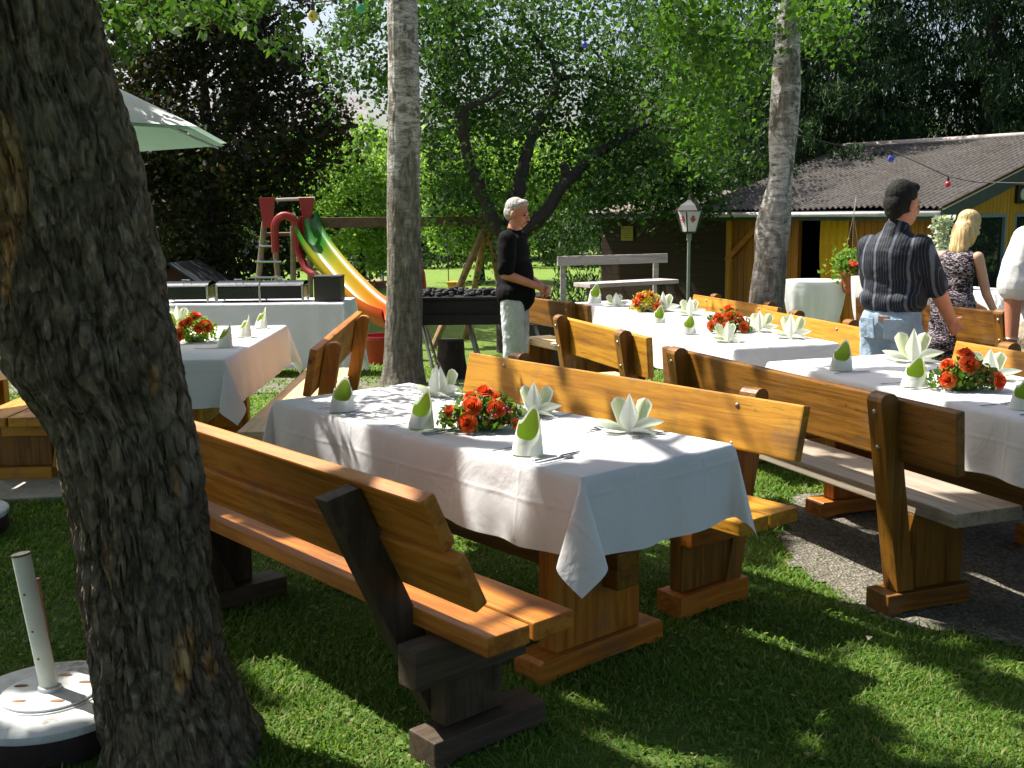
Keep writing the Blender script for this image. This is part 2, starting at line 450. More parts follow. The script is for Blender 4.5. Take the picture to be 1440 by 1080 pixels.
# ------------------------------------------------------------------ furniture frames (origin = near end corner)
def frame(x, y, yaw):
    d = Vector((math.cos(yaw), math.sin(yaw), 0)); n = Vector((d.y, -d.x, 0))
    return Vector((x, y, 0)), d, n
def loc(fr, a, b, z=0.0):
    o, d, n = fr
    return o + d * a + n * b + Vector((0, 0, z))
FT1 = frame(0.207, 3.178, 2.283); FT2 = frame(2.20, 3.20, 1.904); FT3 = frame(1.281, 6.25, 1.88)
FT4 = frame(0.98, 8.45, 1.84); FT5 = frame(-1.581, 5.964, 1.592)
FB1 = frame(-0.072, 2.728, 2.289); FB2 = frame(0.813, 3.794, 2.235); FB3 = frame(1.62, 3.874, 1.94)

# ------------------------------------------------------------------ ground
def mat_lawn():
    m, nt, out = newmat('lawn_soil_and_grass')
    v = coords(nt)
    a = noise(nt, v, 1.3, 5, 0.6); b = noise(nt, v, 45, 4, 0.7); c2 = noise(nt, v, 9, 4, 0.6)
    g = ramp(nt, b, [(0.3, (0.03, 0.055, 0.010)), (0.5, (0.065, 0.12, 0.018)), (0.7, (0.12, 0.18, 0.032))])
    dry = mix(nt, 0.5, g, (0.15, 0.12, 0.055))
    c = mix(nt, math_(nt, 'MULTIPLY', math_(nt, 'SUBTRACT', c2, 0.5), 3.0, True), g, dry)
    c = mix(nt, math_(nt, 'MULTIPLY', math_(nt, 'SUBTRACT', a, 0.5), 2.0, True), c, mix(nt, 0.5, c, (0.09, 0.15, 0.02)))
    sp = N(nt, 'ShaderNodeSeparateXYZ'); L(nt, v, sp.inputs[0])
    far = math_(nt, 'MULTIPLY', math_(nt, 'SUBTRACT', sp.outputs[1], 9.0), 0.08, True)
    c = mix(nt, math_(nt, 'MULTIPLY', far, 0.85), c, ramp(nt, c2, [(0.3, (0.10, 0.17, 0.028)), (0.7, (0.17, 0.245, 0.045))]))
    princ(nt, out, c, 0.9, 0, bump(nt, b, 0.7, 0.03), 0.15)
    return m
xs = np.concatenate([np.linspace(-150, -20, 14)[:-1], np.linspace(-20, 20, 81), np.linspace(20, 150, 14)[1:]])
ys = np.concatenate([np.linspace(-12, 30, 141), np.linspace(30, 220, 24)[1:]])
X, Y = np.meshgrid(xs, ys)
Z = gz_np(Y)
V = np.stack([X.ravel(), Y.ravel(), Z.ravel()], 1)
nx = len(xs); idx = np.arange(len(V)).reshape(len(ys), nx)
Fq = np.stack([idx[:-1, :-1].ravel(), idx[:-1, 1:].ravel(), idx[1:, 1:].ravel(), idx[1:, :-1].ravel()], 1)
tag(np_mesh('ground', V, Fq, mat_lawn(), smooth=True), kind='structure')

def mat_gravel():
    m, nt, out = newmat('fine_gravel')
    v = coords(nt)
    vo = N(nt, 'ShaderNodeTexVoronoi'); vo.inputs['Scale'].default_value = 75; L(nt, v, vo.inputs['Vector'])
    c = ramp(nt, vo.outputs['Color'], [(0.1, (0.07, 0.06, 0.048)), (0.5, (0.145, 0.13, 0.105)), (0.9, (0.27, 0.25, 0.21))])
    c = mix(nt, math_(nt, 'MULTIPLY', noise(nt, v, 3, 5, 0.6), 0.6), c, (0.12, 0.115, 0.085))
    princ(nt, out, c, 0.9, 0, bump(nt, vo.outputs['Distance'], 0.9, 0.012), 0.2)
    return m
GRAV = [(1.22, 5.25), (1.16, 4.75), (1.30, 4.15), (1.55, 3.82), (1.95, 3.62), (2.6, 3.3), (3.6, 3.0), (5.6, 2.9), (6.0, 7.6), (4.4, 8.3), (3.0, 8.0), (2.3, 6.9), (1.75, 6.05), (1.45, 5.65)]
def poly_in(px, py, poly):
    px = np.asarray(px); c = np.zeros(px.shape, bool); n = len(poly)
    for i in range(n):
        x1, y1 = poly[i]; x2, y2 = poly[(i + 1) % n]
        if y1 == y2: continue
        t = ((y1 > py) != (y2 > py)) & (px < (x2 - x1) * (py - y1) / (y2 - y1) + x1)
        c ^= t
    return c
def sheet(name, poly, mat, lift, step=0.12, rag=0.12):
    """grid cells inside a polygon with a ragged edge, following the ground"""
    px = [p[0] for p in poly]; py = [p[1] for p in poly]
    gx = np.arange(min(px) - .3, max(px) + .3, step); gy = np.arange(min(py) - .3, max(py) + .3, step)
    XX, YY = np.meshgrid(gx, gy)
    P = np.stack([XX.ravel(), YY.ravel(), np.zeros(XX.size)], 1)
    jx = (fbm(P * 2.2, 3) - .5) * rag * 4; jy = (fbm(P * 2.2 + 40, 3) - .5) * rag * 4
    cx = XX.ravel() + step / 2; cy = YY.ravel() + step / 2
    ins = poly_in(cx + jx, cy + jy, poly).reshape(XX.shape)
    nn = XX.shape[1]; id2 = np.arange(XX.size).reshape(XX.shape)
    sel = ins[:-1, :-1]
    Fs = np.stack([id2[:-1, :-1][sel], id2[:-1, 1:][sel], id2[1:, 1:][sel], id2[1:, :-1][sel]], 1)
    used = np.unique(Fs); mp = -np.ones(XX.size, int); mp[used] = np.arange(len(used))
    Vs = P[used]; Vs[:, 2] = gz_np(Vs[:, 1]) + lift
    return np_mesh(name, Vs, mp[Fs], mat, smooth=True)
MG = mat_gravel()
tag(sheet('gravel_patio', GRAV, MG, 0.006, 0.05, 0.10), kind='structure')
PATH = [(-5.5, 10.3), (-2.5, 10.2), (0.3, 9.7), (1.2, 8.6), (2.6, 8.4), (2.6, 10.0), (1.2, 11.0), (0.2, 11.6), (-2.5, 11.9), (-5.5, 11.8)]
tag(sheet('gravel_path', PATH, MG, 0.012, 0.08, 0.10), kind='structure')
mb = MB(); mb.box((0, 0, 0.012), (0.85, 0.5, 0.03), None, 0.006)
pv = mb.build('paving_slab', simple('pale_concrete', (0.36, 0.33, 0.29), 0.9, 0, 0.2, 12, 0.4, 90)); pv.location = (-2.78, 6.08, 0); pv.rotation_euler = (0, 0, 0.15)
tag(pv, 'pale concrete slab in the grass at the left edge, below the wooden bench foot', 'paving slab')

# grass blades near the camera
def grass(n, y0, y1, seed):
    g = np.random.default_rng(seed)
    y = g.uniform(y0, y1, n); x = g.uniform(-0.56, 0.56, n) * y
    P = np.stack([x, y, np.zeros(n)], 1)
    jx = (fbm(P * 2.2, 3) - .5) * .4; jy = (fbm(P * 2.2 + 40, 3) - .5) * .4
    ing = poly_in(x + jx, y + jy, GRAV)
    keep = ~ing | (g.random(n) < 0.02)
    # worn earth strip along the path far left of the front table stays thin
    dens = fbm(P * 1.7 + 9, 3)
    keep &= g.random(n) < np.clip((dens - 0.25) * 3.2, 0.25, 1)
    x, y, P = x[keep], y[keep], P[keep]; n = len(x)
    h = (0.013 + 0.022 * g.random(n) ** 1.5) * (0.6 + 0.9 * fbm(P * 5, 2)) * (1 + 0.04 * (y - 3))
    w = (0.0016 + 0.0018 * g.random(n)) * np.maximum(1, y / 3.2)
    an = g.uniform(0, 2 * PI, n); ln = g.uniform(0.2, 1.3, n) * h
    dx, dy = np.cos(an), np.sin(an)
    bx, by = -dy, dx
    z0 = gz_np(y)
    def pt(t, ww):
        cx = x + dx * ln * t * t; cy = y + dy * ln * t * t; cz = z0 + h * t * (1 - 0.25 * t)
        return np.stack([cx - bx * ww, cy - by * ww, cz], 1), np.stack([cx + bx * ww, cy + by * ww, cz], 1)
    a0, a1 = pt(0, w); b0, b1 = pt(0.6, w * .8); c0, c1 = pt(1.0, w * .12)
    V = np.stack([a0, a1, b0, b1, c0, c1], 1).reshape(-1, 3)
    k = np.arange(n)[:, None] * 6
    Fq = np.concatenate([k + np.array([[0, 1, 3, 2]]), k + np.array([[2, 3, 5, 4]])], 0)
    return V, Fq
V1, F1 = grass(230000, 2.0, 6.5, 1); V2, F2 = grass(90000, 6.5, 14.0, 2)
_g = np.random.default_rng(15)
_y = _g.uniform(2.0, 6.5, 9000); _x = _g.uniform(-.56, .56, 9000) * _y
_P = np.stack([_x, _y, _g.uniform(.010, .024, 9000)], 1)
_P = _P[(fbm(_P * np.array([2.6, 2.6, 0]) + 4, 2) > .52) & ~poly_in(_x, _y, GRAV)]
_a = _g.normal(size=(len(_P), 3)); _a[:, 2] *= .3; _a /= np.linalg.norm(_a, axis=1)[:, None]
_b = np.cross(_a, np.array([0, 0, 1.0]) + _g.normal(size=_a.shape) * .25); _b /= np.linalg.norm(_b, axis=1)[:, None]
_s = _g.uniform(.006, .014, len(_P))[:, None]
V3 = np.stack([_P - _a * _s, _P + _b * _s * .8, _P + _a * _s, _P - _b * _s * .8], 1).reshape(-1, 3); F3 = np.arange(len(_P))[:, None] * 4 + np.arange(4)[None, :]
tag(np_mesh('grass', np.concatenate([V1, V2, V3]), np.concatenate([F1, F2 + len(V1), F3 + len(V1) + len(V2)]), M['grassblade']),
    'short mown lawn grass with sun flecks', 'grass', kind='stuff')

# ------------------------------------------------------------------ foliage helpers
def leafquads(P, size, g, up=0.3, asp=0.6, droop=0.0):
    n = len(P)
    a = g.normal(size=(n, 3)); a[:, 2] -= droop
    a /= np.linalg.norm(a, axis=1)[:, None]
    nr = g.normal(size=(n, 3)); nr[:, 2] += up * 3
    b = np.cross(nr, a); b /= np.linalg.norm(b, axis=1)[:, None] + 1e-9
    c = np.cross(a, b)
    s = (size * g.uniform(0.45, 1.45, n))[:, None]
    v0 = P - a * s * .5; v2 = P + a * s * .5
    v1 = P + b * s * asp * .5 - a * s * .05 + c * s * .08; v3 = P - b * s * asp * .5 - a * s * .05 + c * s * .08
    V = np.stack([v0, v1, v2, v3], 1).reshape(-1, 3)
    Fq = (np.arange(n)[:, None] * 4 + np.arange(4)[None, :])
    return V, Fq
def clusters(C, rad, per, g, flat=0.7):
    """leaf points gathered round cluster centres"""
    n = len(C) * per
    d = g.normal(size=(n, 3)); d /= np.linalg.norm(d, axis=1)[:, None]
    r = g.random(n) ** 0.5
    P = np.repeat(C, per, 0) + d * (r * np.repeat(rad, per))[:, None] * np.array([1, 1, flat])
    return P
def ell_centres(c, rad, n, g, shell=0.45, zmin=None):
    d = g.normal(size=(n * 2, 3)); d /= np.linalg.norm(d, axis=1)[:, None]
    r = shell + (1 - shell) * g.random(n * 2) ** 0.7
    P = np.array(c) + d * r[:, None] * np.array(rad)
    lump = fbm(P * 0.9 + 3, 2)
    P = P[lump > 0.42]
    if zmin is not None: P = P[P[:, 2] > zmin]
    return P[:n]
def limb(mb, pts, r0, r1, n=9, wob=0.03):
    q = []; m = len(pts)
    pts = [Vector(p) for p in pts]
    for i in range(m - 1):
        for k in range(4):
            t = k / 4; q.append(pts[i].lerp(pts[i + 1], t))
    q.append(pts[-1])
    # smooth
    for _ in range(2):
        q = [q[0]] + [(q[i - 1] + q[i] * 2 + q[i + 1]) / 4 for i in range(1, len(q) - 1)] + [q[-1]]
    q = [p + Vector((rnd.uniform(-wob, wob), rnd.uniform(-wob, wob), 0)) if 0 < i < len(q) - 1 else p for i, p in enumerate(q)]
    rr = [r0 + (r1 - r0) * (i / (len(q) - 1)) ** 0.8 for i in range(len(q))]
    mb.tube(q, rr, n)

# trunk surface with real relief
def trunk_mesh(name, rows, mat, parent, amp=0.02, nu=160, nv=320, fur=(9, 1.1), maskfn=None, ridge=True, lobes=0.05, flare=.12):
    """rows: (z, x, y, r) from the ground up"""
    rows = np.array(rows, float); zz = rows[:, 0]
    z = np.linspace(zz[0], zz[-1], nv)
    def sm(col):
        a = np.interp(z, zz, rows[:, col]); k = np.ones(9) / 9; p = np.pad(a, 4, mode='edge'); return np.convolve(p, k, 'valid')
    cx, cy, r = sm(1), sm(2), sm(3)
    th = np.linspace(0, 2 * PI, nu, endpoint=False)
    T, Zg = np.meshgrid(th, z)
    ct, st = np.cos(T), np.sin(T)
    P = np.stack([ct * fur[0] / 6, st * fur[0] / 6, Zg * fur[1]], -1)
    warp = (fbm(np.stack([ct * 1.2, st * 1.2, Zg * 1.5], -1) + 5, 3) - .5)
    f = fbm(P * 2.0 + warp[..., None] * 2.0, 4)
    if ridge:
        f2 = fbm(P * 4.3 + warp[..., None] * 3 + 9, 3)
        f = np.exp(-(np.abs(f * 2 - 1) / .16) ** 2) + .45 * np.exp(-(np.abs(f2 * 2 - 1) / .14) ** 2) - .25
    fine = fbm(np.stack([ct * 9, st * 9, Zg * 12], -1), 3) - .5
    big = fbm(np.stack([ct * 1.0, st * 1.0, Zg * .9], -1) + 2, 2) - .5
    fine2 = fbm(np.stack([ct * 30, st * 30, Zg * 26], -1), 2) - .5
    rr = r[:, None] * (1 + big * lobes * 4 + flare * np.exp(-np.maximum(0, Zg - z[0]) / .13) * (.35 + np.abs(np.cos(2.5 * T + 1.1)) ** 1.5)) - amp * f + amp * (1.3 if ridge else .9) * fine + (amp * .7 * fine2 if ridge else 0)
    X = cx[:, None] + ct * rr; Yv = cy[:, None] + st * rr
    V = np.stack([X, Yv, Zg], -1).reshape(-1, 3)
    id_ = np.arange(nu * nv).reshape(nv, nu); nxt = np.roll(id_, -1, 1)
    Fq = np.stack([id_[:-1].ravel(), nxt[:-1].ravel(), nxt[1:].ravel(), id_[1:].ravel()], 1)
    mask = maskfn(V, f.ravel()) if maskfn else np.zeros(len(V))
    return np_mesh(name, V, Fq, mat, parent, smooth=True, col=mask)

# ------------------------------------------------------------------ the leaning foreground tree
TY = 2.98
def pz(u, v, y):
    """world point on the plane y = const that the photograph shows at (u, v)"""
    u = u - 720; v = v - 540; cr, sr = math.cos(ROLL), math.sin(ROLL)
    a = u * cr + v * sr; b = -u * sr + v * cr
    cp, sp = math.cos(PITCH), math.sin(PITCH)
    dx = a / F_PX; dy = cp - b / F_PX * sp; dz = -sp - b / F_PX * cp
    return Vector((dx * y / dy, y, CH + dz * y / dy))
edge = [(1095, 150, 392), (1060, 152, 366), (1020, 146, 346), (950, 132, 320), (850, 118, 296), (750, 100, 284), (650, 80, 270), (590, 60, 256), (560, 34, 248), (520, 2, 240), (470, -14, 232), (400, -26, 220), (300, -48, 199), (200, -72, 178), (100, -98, 140), (0, -120, 120)]
rows = []
for v, l, r in edge:
    a = pz(l, v, TY); b = pz(r, v, TY)
    rows.append((max(a.z, -0.06) if rows else -0.06, (a.x + b.x) / 2, TY + 0.03, (b.x - a.x) / 2 * 0.97))
for i in range(1, len(rows)):
    if rows[i][0] <= rows[i - 1][0]: rows[i] = (rows[i - 1][0] + 0.03,) + rows[i][1:]
zt, xt, yt, rt = rows[-1]
rows += [(zt + 0.6, xt - 0.12, yt + .03, rt * .92), (zt + 1.4, xt - 0.25, yt + .1, rt * .8), (zt + 2.4, xt - 0.3, yt + .2, rt * .62), (zt + 3.6, xt - 0.25, yt + .3, rt * .4)]
def fmask(V, f):
    def blob(u, v, su, sv):
        c = pz(u, v, TY - .2)
        return np.exp(-(((V[:, 0] - c.x) / su) ** 2 + ((V[:, 2] - c.z) / sv) ** 2)) * (V[:, 1] < TY)
    nz = fbm(V * np.array([30, 30, 12]), 3)
    m = blob(2, 255, .060, .17) * 1.7 + blob(243, 945, .024, .08) * 1.6 + blob(276, 960, .018, .06) * 1.3 + blob(192, 548, .014, .045) * 1.2 + blob(0, 400, .03, .12) * .7 + blob(140, 800, .012, .1) * .9 + blob(225, 700, .015, .1) * .8
    return np.clip((m * (0.5 + nz) - 0.45) * 5, 0, 1)
t = thing('shade_tree', 'thick rough-barked tree trunk leaning left in the left foreground, with raw wood wounds', 'tree', (0, 0, 0))
trunk_mesh('trunk', rows, M['bark'], t, amp=0.021, nu=460, nv=1100, fur=(17, 2.3), maskfn=fmask, lobes=.06)
br = MB()
top = Vector((xt - .27, yt + .2, zt + 2.2))
for (dx, dy, dz, r0) in ((-2.2, .8, 1.6, .1), (-1.2, 2.8, 1.4, .09), (1.6, 1.5, 1.6, .09), (-.6, -1.5, 1.8, .08), (1.2, -.6, 2.3, .08), (-3, -.6, 1.2, .09), (-2.6, 2.4, 2.0, .09)):
    e = top + Vector((dx, dy, dz)); mid = top.lerp(e, .5) + Vector((0, 0, .3))
    limb(br, [top, mid, e], r0, .02)
    for k in range(5):
        s = mid.lerp(e, rnd.random()); limb(br, [s, s + Vector((rnd.uniform(-1, 1), rnd.uniform(-1, 1), rnd.uniform(-.2, .8)))], .03, .006, 6)
br.build('branch', M['bark_dark'], t, smooth=True)

# sun flecks the photograph shows: (x, y, z, radius along, radius across, angle)
LIT = []
def lit(p, ra, rb, ang=0.0):
    LIT.append((p[0], p[1], p[2], ra, rb, ang))
yw = 2.283
for a, b, ra, rb in ((1.72, .50, .20, .30), (1.45, .5, .22, .36), (1.25, .2, .16, .22), (.75, .25, .12, .10), (.55, .45, .14, .2), (.33, .25, .15, .14), (.12, .5, .07, .22), (.35, .6, .12, .1), (.95, .6, .1, .1), (1.05, .2, .1, .1)):
    lit(loc(FT1, a, b, .767), ra * 1.25, rb * 1.15, yw)
for a, b, z, ra, rb in ((.22, .15, .45, .22, .10), (.55, .18, .45, .16, .08), (.85, .1, .45, .14, .07), (.12, .3, .45, .16, .07), (.2, -.2, .85, .07, .1), (.75, -.2, .85, .18, .1), (1.1, -.2, .85, .10, .1), (1.45, -.2, .85, .3, .1)):
    lit(loc(FB1, a, b, z), ra * 1.3, rb * 1.3, yw)
for a, ra in ((.15, .05), (.38, .13), (.62, .03), (.85, .09), (1.12, .11), (1.4, .06), (1.62, .10), (1.95, .12), (2.1, .06)):
    lit(loc(FB2, a, .38, .72), ra, .12, 2.235 + .35)
for a, b, ra, rb in ((.1, .25, .05, .08), (.06, .12, .04, .05)):
    lit(loc(FB2, a, b, .45), ra, rb, 2.2)
for a, b, z, ra, rb in ((.35, -.1, .7, .12, .08), (.62, -.1, .72, .05, .1), (.45, .2, .45, .22, .03), (1.1, .2, .45, .2, .03), (1.2, -.1, .72, .08, .08)):
    lit(loc(FB3, a, b, z), ra, rb, 1.94 + .2)
def gl(u, v, ra, rb, ang):
    r = pz(u, v, 1.0) - Vector((0, 0, CH)); k = -CH / r.z
    lit((r.x * k, r.y * k, 0), ra, rb, ang)
for q in ((410, 1040, .26, .12, -.6), (475, 985, .20, .08, -.6), (440, 1075, .2, .08, -.4), (540, 965, .10, .012, -.7), (600, 915, .06, .012, -.7), (855, 985, .18, .035, -.55), (930, 1010, .10, .05, -.5), (1210, 915, .10, .05, -.5), (1260, 950, .18, .08, -.45), (1330, 1000, .26, .09, -.45), (1400, 1050, .26, .12, -.4), (1300, 1060, .14, .05, -.3), (1420, 940, .07, .04, -.4), (30, 720, .45, .22, .1), (20, 640, .5, .3, .1), (60, 1065, .2, .10, .1), (130, 1050, .09, .05, .1),
          (1110, 790, .04, .07, -.5), (1180, 820, .08, .02, -.7), (1225, 845, .06, .01, -.6), (1390, 815, .12, .01, -.5), (1110, 680, .22, .20, -.4), (640, 760, .08, .08, 0), (1330, 900, .03, .10, .8), (700, 1075, .1, .04, -.5), (980, 1070, .1, .02, -.4), (1010, 735, .05, .12, 0), (20, 800, .05, .04, 0)):
    gl(*q)
for _k in range(70):
    lit((rnd.uniform(-1.3, 3.4), rnd.uniform(1.9, 4.6), 0), rnd.uniform(.02, .10), rnd.uniform(.0, .035), rnd.uniform(-.8, -.2))
for _k in range(14):
    q = loc(FT1, rnd.uniform(0, 1.9), rnd.uniform(0, .72), .767); lit(q, rnd.uniform(.0, .05), rnd.uniform(0, .04), rnd.uniform(0, 3))
lit((-2.1, 5.9, 2.2), .75, .55, .5); lit((-2.9, 5.0, 2.3), .3, .5, .2)
LITA = np.array(LIT)
def lit_mask(px, py, zp=0.45, grow=1.0):
    """is the shadow point (on the plane z = zp) inside one of the flecks?"""
    m = np.zeros(len(px), bool)
    for x, y, z, ra, rb, an in LITA:
        k = (zp - z) / S.z
        cx = x + S.x * k; cy = y + S.y * k
        ra += .045; rb += .045
        dx = px - cx; dy = py - cy; c, s = math.cos(an), math.sin(an)
        m |= ((dx * c + dy * s) / (ra * grow)) ** 2 + ((-dx * s + dy * c) / (rb * grow)) ** 2 < 1
    return m
def overhead(n, x0, x1, y0, y1, z0, z1, seed, size=.12, thin=0.0, gapthr=0.36):
    g = np.random.default_rng(seed)
    px = g.uniform(x0, x1, n); py = g.uniform(y0, y1, n)
    jit = (fbm(np.stack([px * 6, py * 6, px * 0], 1), 2) - .5) * .12
    keep = ~lit_mask(px + jit, py - jit)  # unseen leaves left out along the sun rays to the flecks
    lump = fbm(np.stack([px * 1.8, py * 1.8, np.full(n, seed * 3.1)], 1), 3)
    keep &= lump > gapthr
    # unseen leaves thinned towards the back right to let sun onto the tables
    keep &= ~((py > 4.9 + 0.2 * px) & (px > 1.0) & (g.random(n) < .93 - thin))
    px, py = px[keep], py[keep]
    z = g.uniform(z0, z1, len(px)); k = (z - .45) / S.z
    P = np.stack([px + S.x * k, py + S.y * k, z], 1)
    return leafquads(P, np.full(len(P), size), g, .6, .65)
Vo, Fo = overhead(125000, -4.2, 4.8, -1.2, 5.4, 4.4, 6.6, 21, .13)
# sprays of the same crown hanging into the top left of the view
g = np.random.default_rng(31)
C = []
for (u, v, y, nn, sp) in ((150, 20, 5.0, 7, 22), (190, 45, 5.0, 6, 16), (160, 75, 5.0, 3, 8), (262, 12, 5.4, 7, 22), (300, 20, 5.4, 6, 20), (345, 20, 5.4, 6, 16), (200, 5, 5.0, 6, 25), (240, 30, 5.3, 3, 12), (415, 50, 5.6, 4, 20), (395, 10, 5.6, 6, 25)):
    for k in range(nn * 3):
        C.append(pz(u + rnd.gauss(0, sp), v + rnd.gauss(0, sp * .7), y + rnd.uniform(-.3, .3)))
C = np.array(C)
Ps = clusters(C, np.full(len(C), .07), 9, g)
Vs, Fs = leafquads(Ps, np.full(len(Ps), .05), g, .3, .5, .6)
# unseen leaves added over and behind the camera to block sky light
g = np.random.default_rng(77); n = 26000
P = np.stack([g.uniform(-7.5, 6.0, n), g.uniform(-6.5, 2.6, n), g.uniform(3.6, 6.4, n)], 1)
sx_ = P[:, 0] - S.x * (P[:, 2] - .45) / S.z; sy_ = P[:, 1] - S.y * (P[:, 2] - .45) / S.z
P = P[(fbm(P * .9, 3) > .40) & (sy_ < -1.0)]
Vb, Fb = leafquads(P, np.full(len(P), .15), g, .6, .65)
np_mesh('crown', np.concatenate([Vo, Vs, Vb]), np.concatenate([Fo, Fs + len(Vo), Fb + len(Vo) + len(Vs)]), M['leaf_over'], t)  # crown mesh also holds the unseen leaves placed to shape the shade

# ------------------------------------------------------------------ birches
def birch(label, edges, y, top, lowrough, seed, crown=None, gz=0.0, leafy=None, bulge=None):
    t = thing('birch_tree', label, 'tree')
    rws = []
    for v, l, r in edges:
        a = pz(l, v, y); b = pz(r, v, y)
        rws.append((a.z, (a.x + b.x) / 2, y, (b.x - a.x) / 2))
    z, x, _, r = rws[0]
    rws = [(gz - .05, x - (rws[1][1] - x) * .3, y, r * 1.25), (gz + .12, x, y, r * 1.06)] + [q for q in rws if q[0] > gz + .15]
    z, x, _, r = rws[-1]
    rws += [(z + (top - z) * .5, x + .05, y, r * .75), (top, x + .1, y + .05, r * .3)]
    def mk(V, f):
        nz = fbm(V * np.array([8, 8, 4]), 3)
        return np.clip(((lowrough - V[:, 2]) * 1.1 + (nz - .5) * 2.2) + .15, 0, 1)
    trunk_mesh('trunk', rws, M['birch'], t, amp=.012, nu=120, nv=320, fur=(10, 2), maskfn=mk, ridge=False, lobes=.05)
    g = np.random.default_rng(seed)
    b = MB(); z0 = top * .55
    Cc = []
    crs = 1.5 if crown is None else crown
    for k in range(14 if crown is None else 6):
        an = rnd.uniform(0, 2 * PI); ln = rnd.uniform(.7, 1.5) * crs; zz = rnd.uniform(z0, top - .4)
        s = Vector((x + .06, y, zz)); e = s + Vector((math.cos(an) * ln, math.sin(an) * ln, rnd.uniform(.2, 1.0)))
        limb(b, [s, s.lerp(e, .5) + Vector((0, 0, .25)), e], .045, .008, 6)
        for j in range(9):
            q = s.lerp(e, rnd.uniform(.25, 1)); Cc.append((q.x + rnd.gauss(0, .25), q.y + rnd.gauss(0, .25), q.z - rnd.uniform(0, .8)))
    if leafy:
        for (u, v, yy, nn, su, sv) in leafy:
            for k in range(nn): Cc.append(tuple(pz(u + rnd.gauss(0, su), v + rnd.gauss(0, sv), yy + rnd.uniform(-.5, .5))))
    b.build('branch', M['bark_dark'], t, smooth=True)
    Cc = np.array(Cc)
    P = clusters(Cc, np.full(len(Cc), .28), 34, g, .8)
    Vv, Ff = leafquads(P, np.full(len(P), .06), g, .1, .75, .5)
    np_mesh('crown', Vv, Ff, M['leaf_birch'], t)
    return t
birch('slender birch trunk standing behind the front table, left of the man in black', [(530, 541, 596), (480, 541, 595), (400, 543, 594), (300, 542, 590), (200, 544, 590), (100, 546, 591), (0, 545, 588)], 11.0, 8.5, 2.3, 41, crown=1.0, gz=ground_z(11))
birch('knotty birch trunk bending left at its foot, in front of the wooden hut', [(450, 1050, 1102), (420, 1052, 1102), (360, 1060, 1106), (318, 1060, 1111), (290, 1068, 1112), (250, 1082, 1114), (200, 1080, 1120), (130, 1083, 1126), (60, 1090, 1126), (0, 1094, 1128)], 9.6, 7.6, 1.5, 42, crown=.7, gz=ground_z(9.6),
      leafy=[(1010, 60, 10.2, 44, 45, 45), (1060, 40, 9.2, 10, 20, 35), (1000, 150, 10.6, 34, 38, 40), (1160, 30, 10.6, 18, 30, 22), (950, 30, 10.4, 30, 45, 30), (1118, 8, 9.3, 4, 14, 8)])

# ------------------------------------------------------------------ apple tree in the middle
def px_tree(name, label, y, limbs, cents, leafsize, per, crad, mat, seed, cat='tree', zmin=None):
    t = thing(name, label, cat)
    b = MB()
    for pts, r0, r1 in limbs:
        limb(b, [pz(u, v, y + dy) if v is not None else Vector((pz(u, 300, y).x, y, ground_z(y) - .05)) for u, v, dy in pts], r0, r1, 10, .02)
    b.build('trunk', M['bark_dark'], t, smooth=True)
    g = np.random.default_rng(seed)
    Cc = []
    for (u, v, dy, su, sv, sy, nn) in cents:
        for k in range(nn):
            Cc.append(tuple(pz(u + rnd.gauss(0, su), v + rnd.gauss(0, sv), y + dy + rnd.gauss(0, sy))))
    Cc = np.array(Cc)
    P = clusters(Cc, np.full(len(Cc), crad), per, g, .75)
    Vv, Ff = leafquads(P, np.full(len(P), leafsize), g, .2, .7)
    np_mesh('crown', Vv, Ff, mat, t)
    return t
px_tree('apple_tree', 'gnarled old apple tree with forking dark limbs behind the man in black', 16.0,
        [([(715, None, 0), (716, 400, 0), (722, 330, 0), (725, 270, 0)], .2, .13),
         ([(718, 345, 0), (690, 305, -.1), (665, 240, -.2), (648, 190, -.3), (655, 150, -.4)], .12, .06),
         ([(726, 280, 0), (738, 225, .2), (752, 180, .6), (770, 140, 1.0)], .11, .05),
         ([(728, 330, 0), (760, 310, 0), (790, 262, .2), (830, 222, .7), (880, 192, 1.2), (930, 160, 1.6)], .12, .05),
         ([(800, 250, .3), (790, 230, .3)], .07, .06),
         ([(752, 180, .6), (790, 110, 1.2), (760, 60, 1.5), (728, 20, 1.6)], .07, .03),
         ([(790, 110, 1.2), (830, 105, 1.5), (880, 125, 1.6)], .05, .02),
         ([(655, 150, -.4), (690, 140, -.4), (720, 110, -.4)], .05, .02)],
        [(760, 60, 1.5, 110, 60, .8, 225), (700, 190, .8, 60, 70, .8, 90), (830, 170, 1.6, 95, 50, .7, 140), (950, 160, 1.9, 55, 70, .6, 110), (640, 260, .5, 30, 45, .7, 36), (870, 250, .8, 50, 30, .4, 60), (925, 272, .2, 38, 16, .3, 48), (985, 250, .2, 28, 24, .3, 34), (520, 25, .6, 28, 24, .8, 46), (478, 75, .8, 16, 30, .5, 16), (530, 125, .8, 14, 24, .5, 14), (625, 20, .6, 30, 30, .8, 40), (620, 60, .3, 35, 70, .8, 70), (650, 120, .3, 30, 60, .8, 40)],
        .075, 42, .34, M['leaf_apple'], 51)

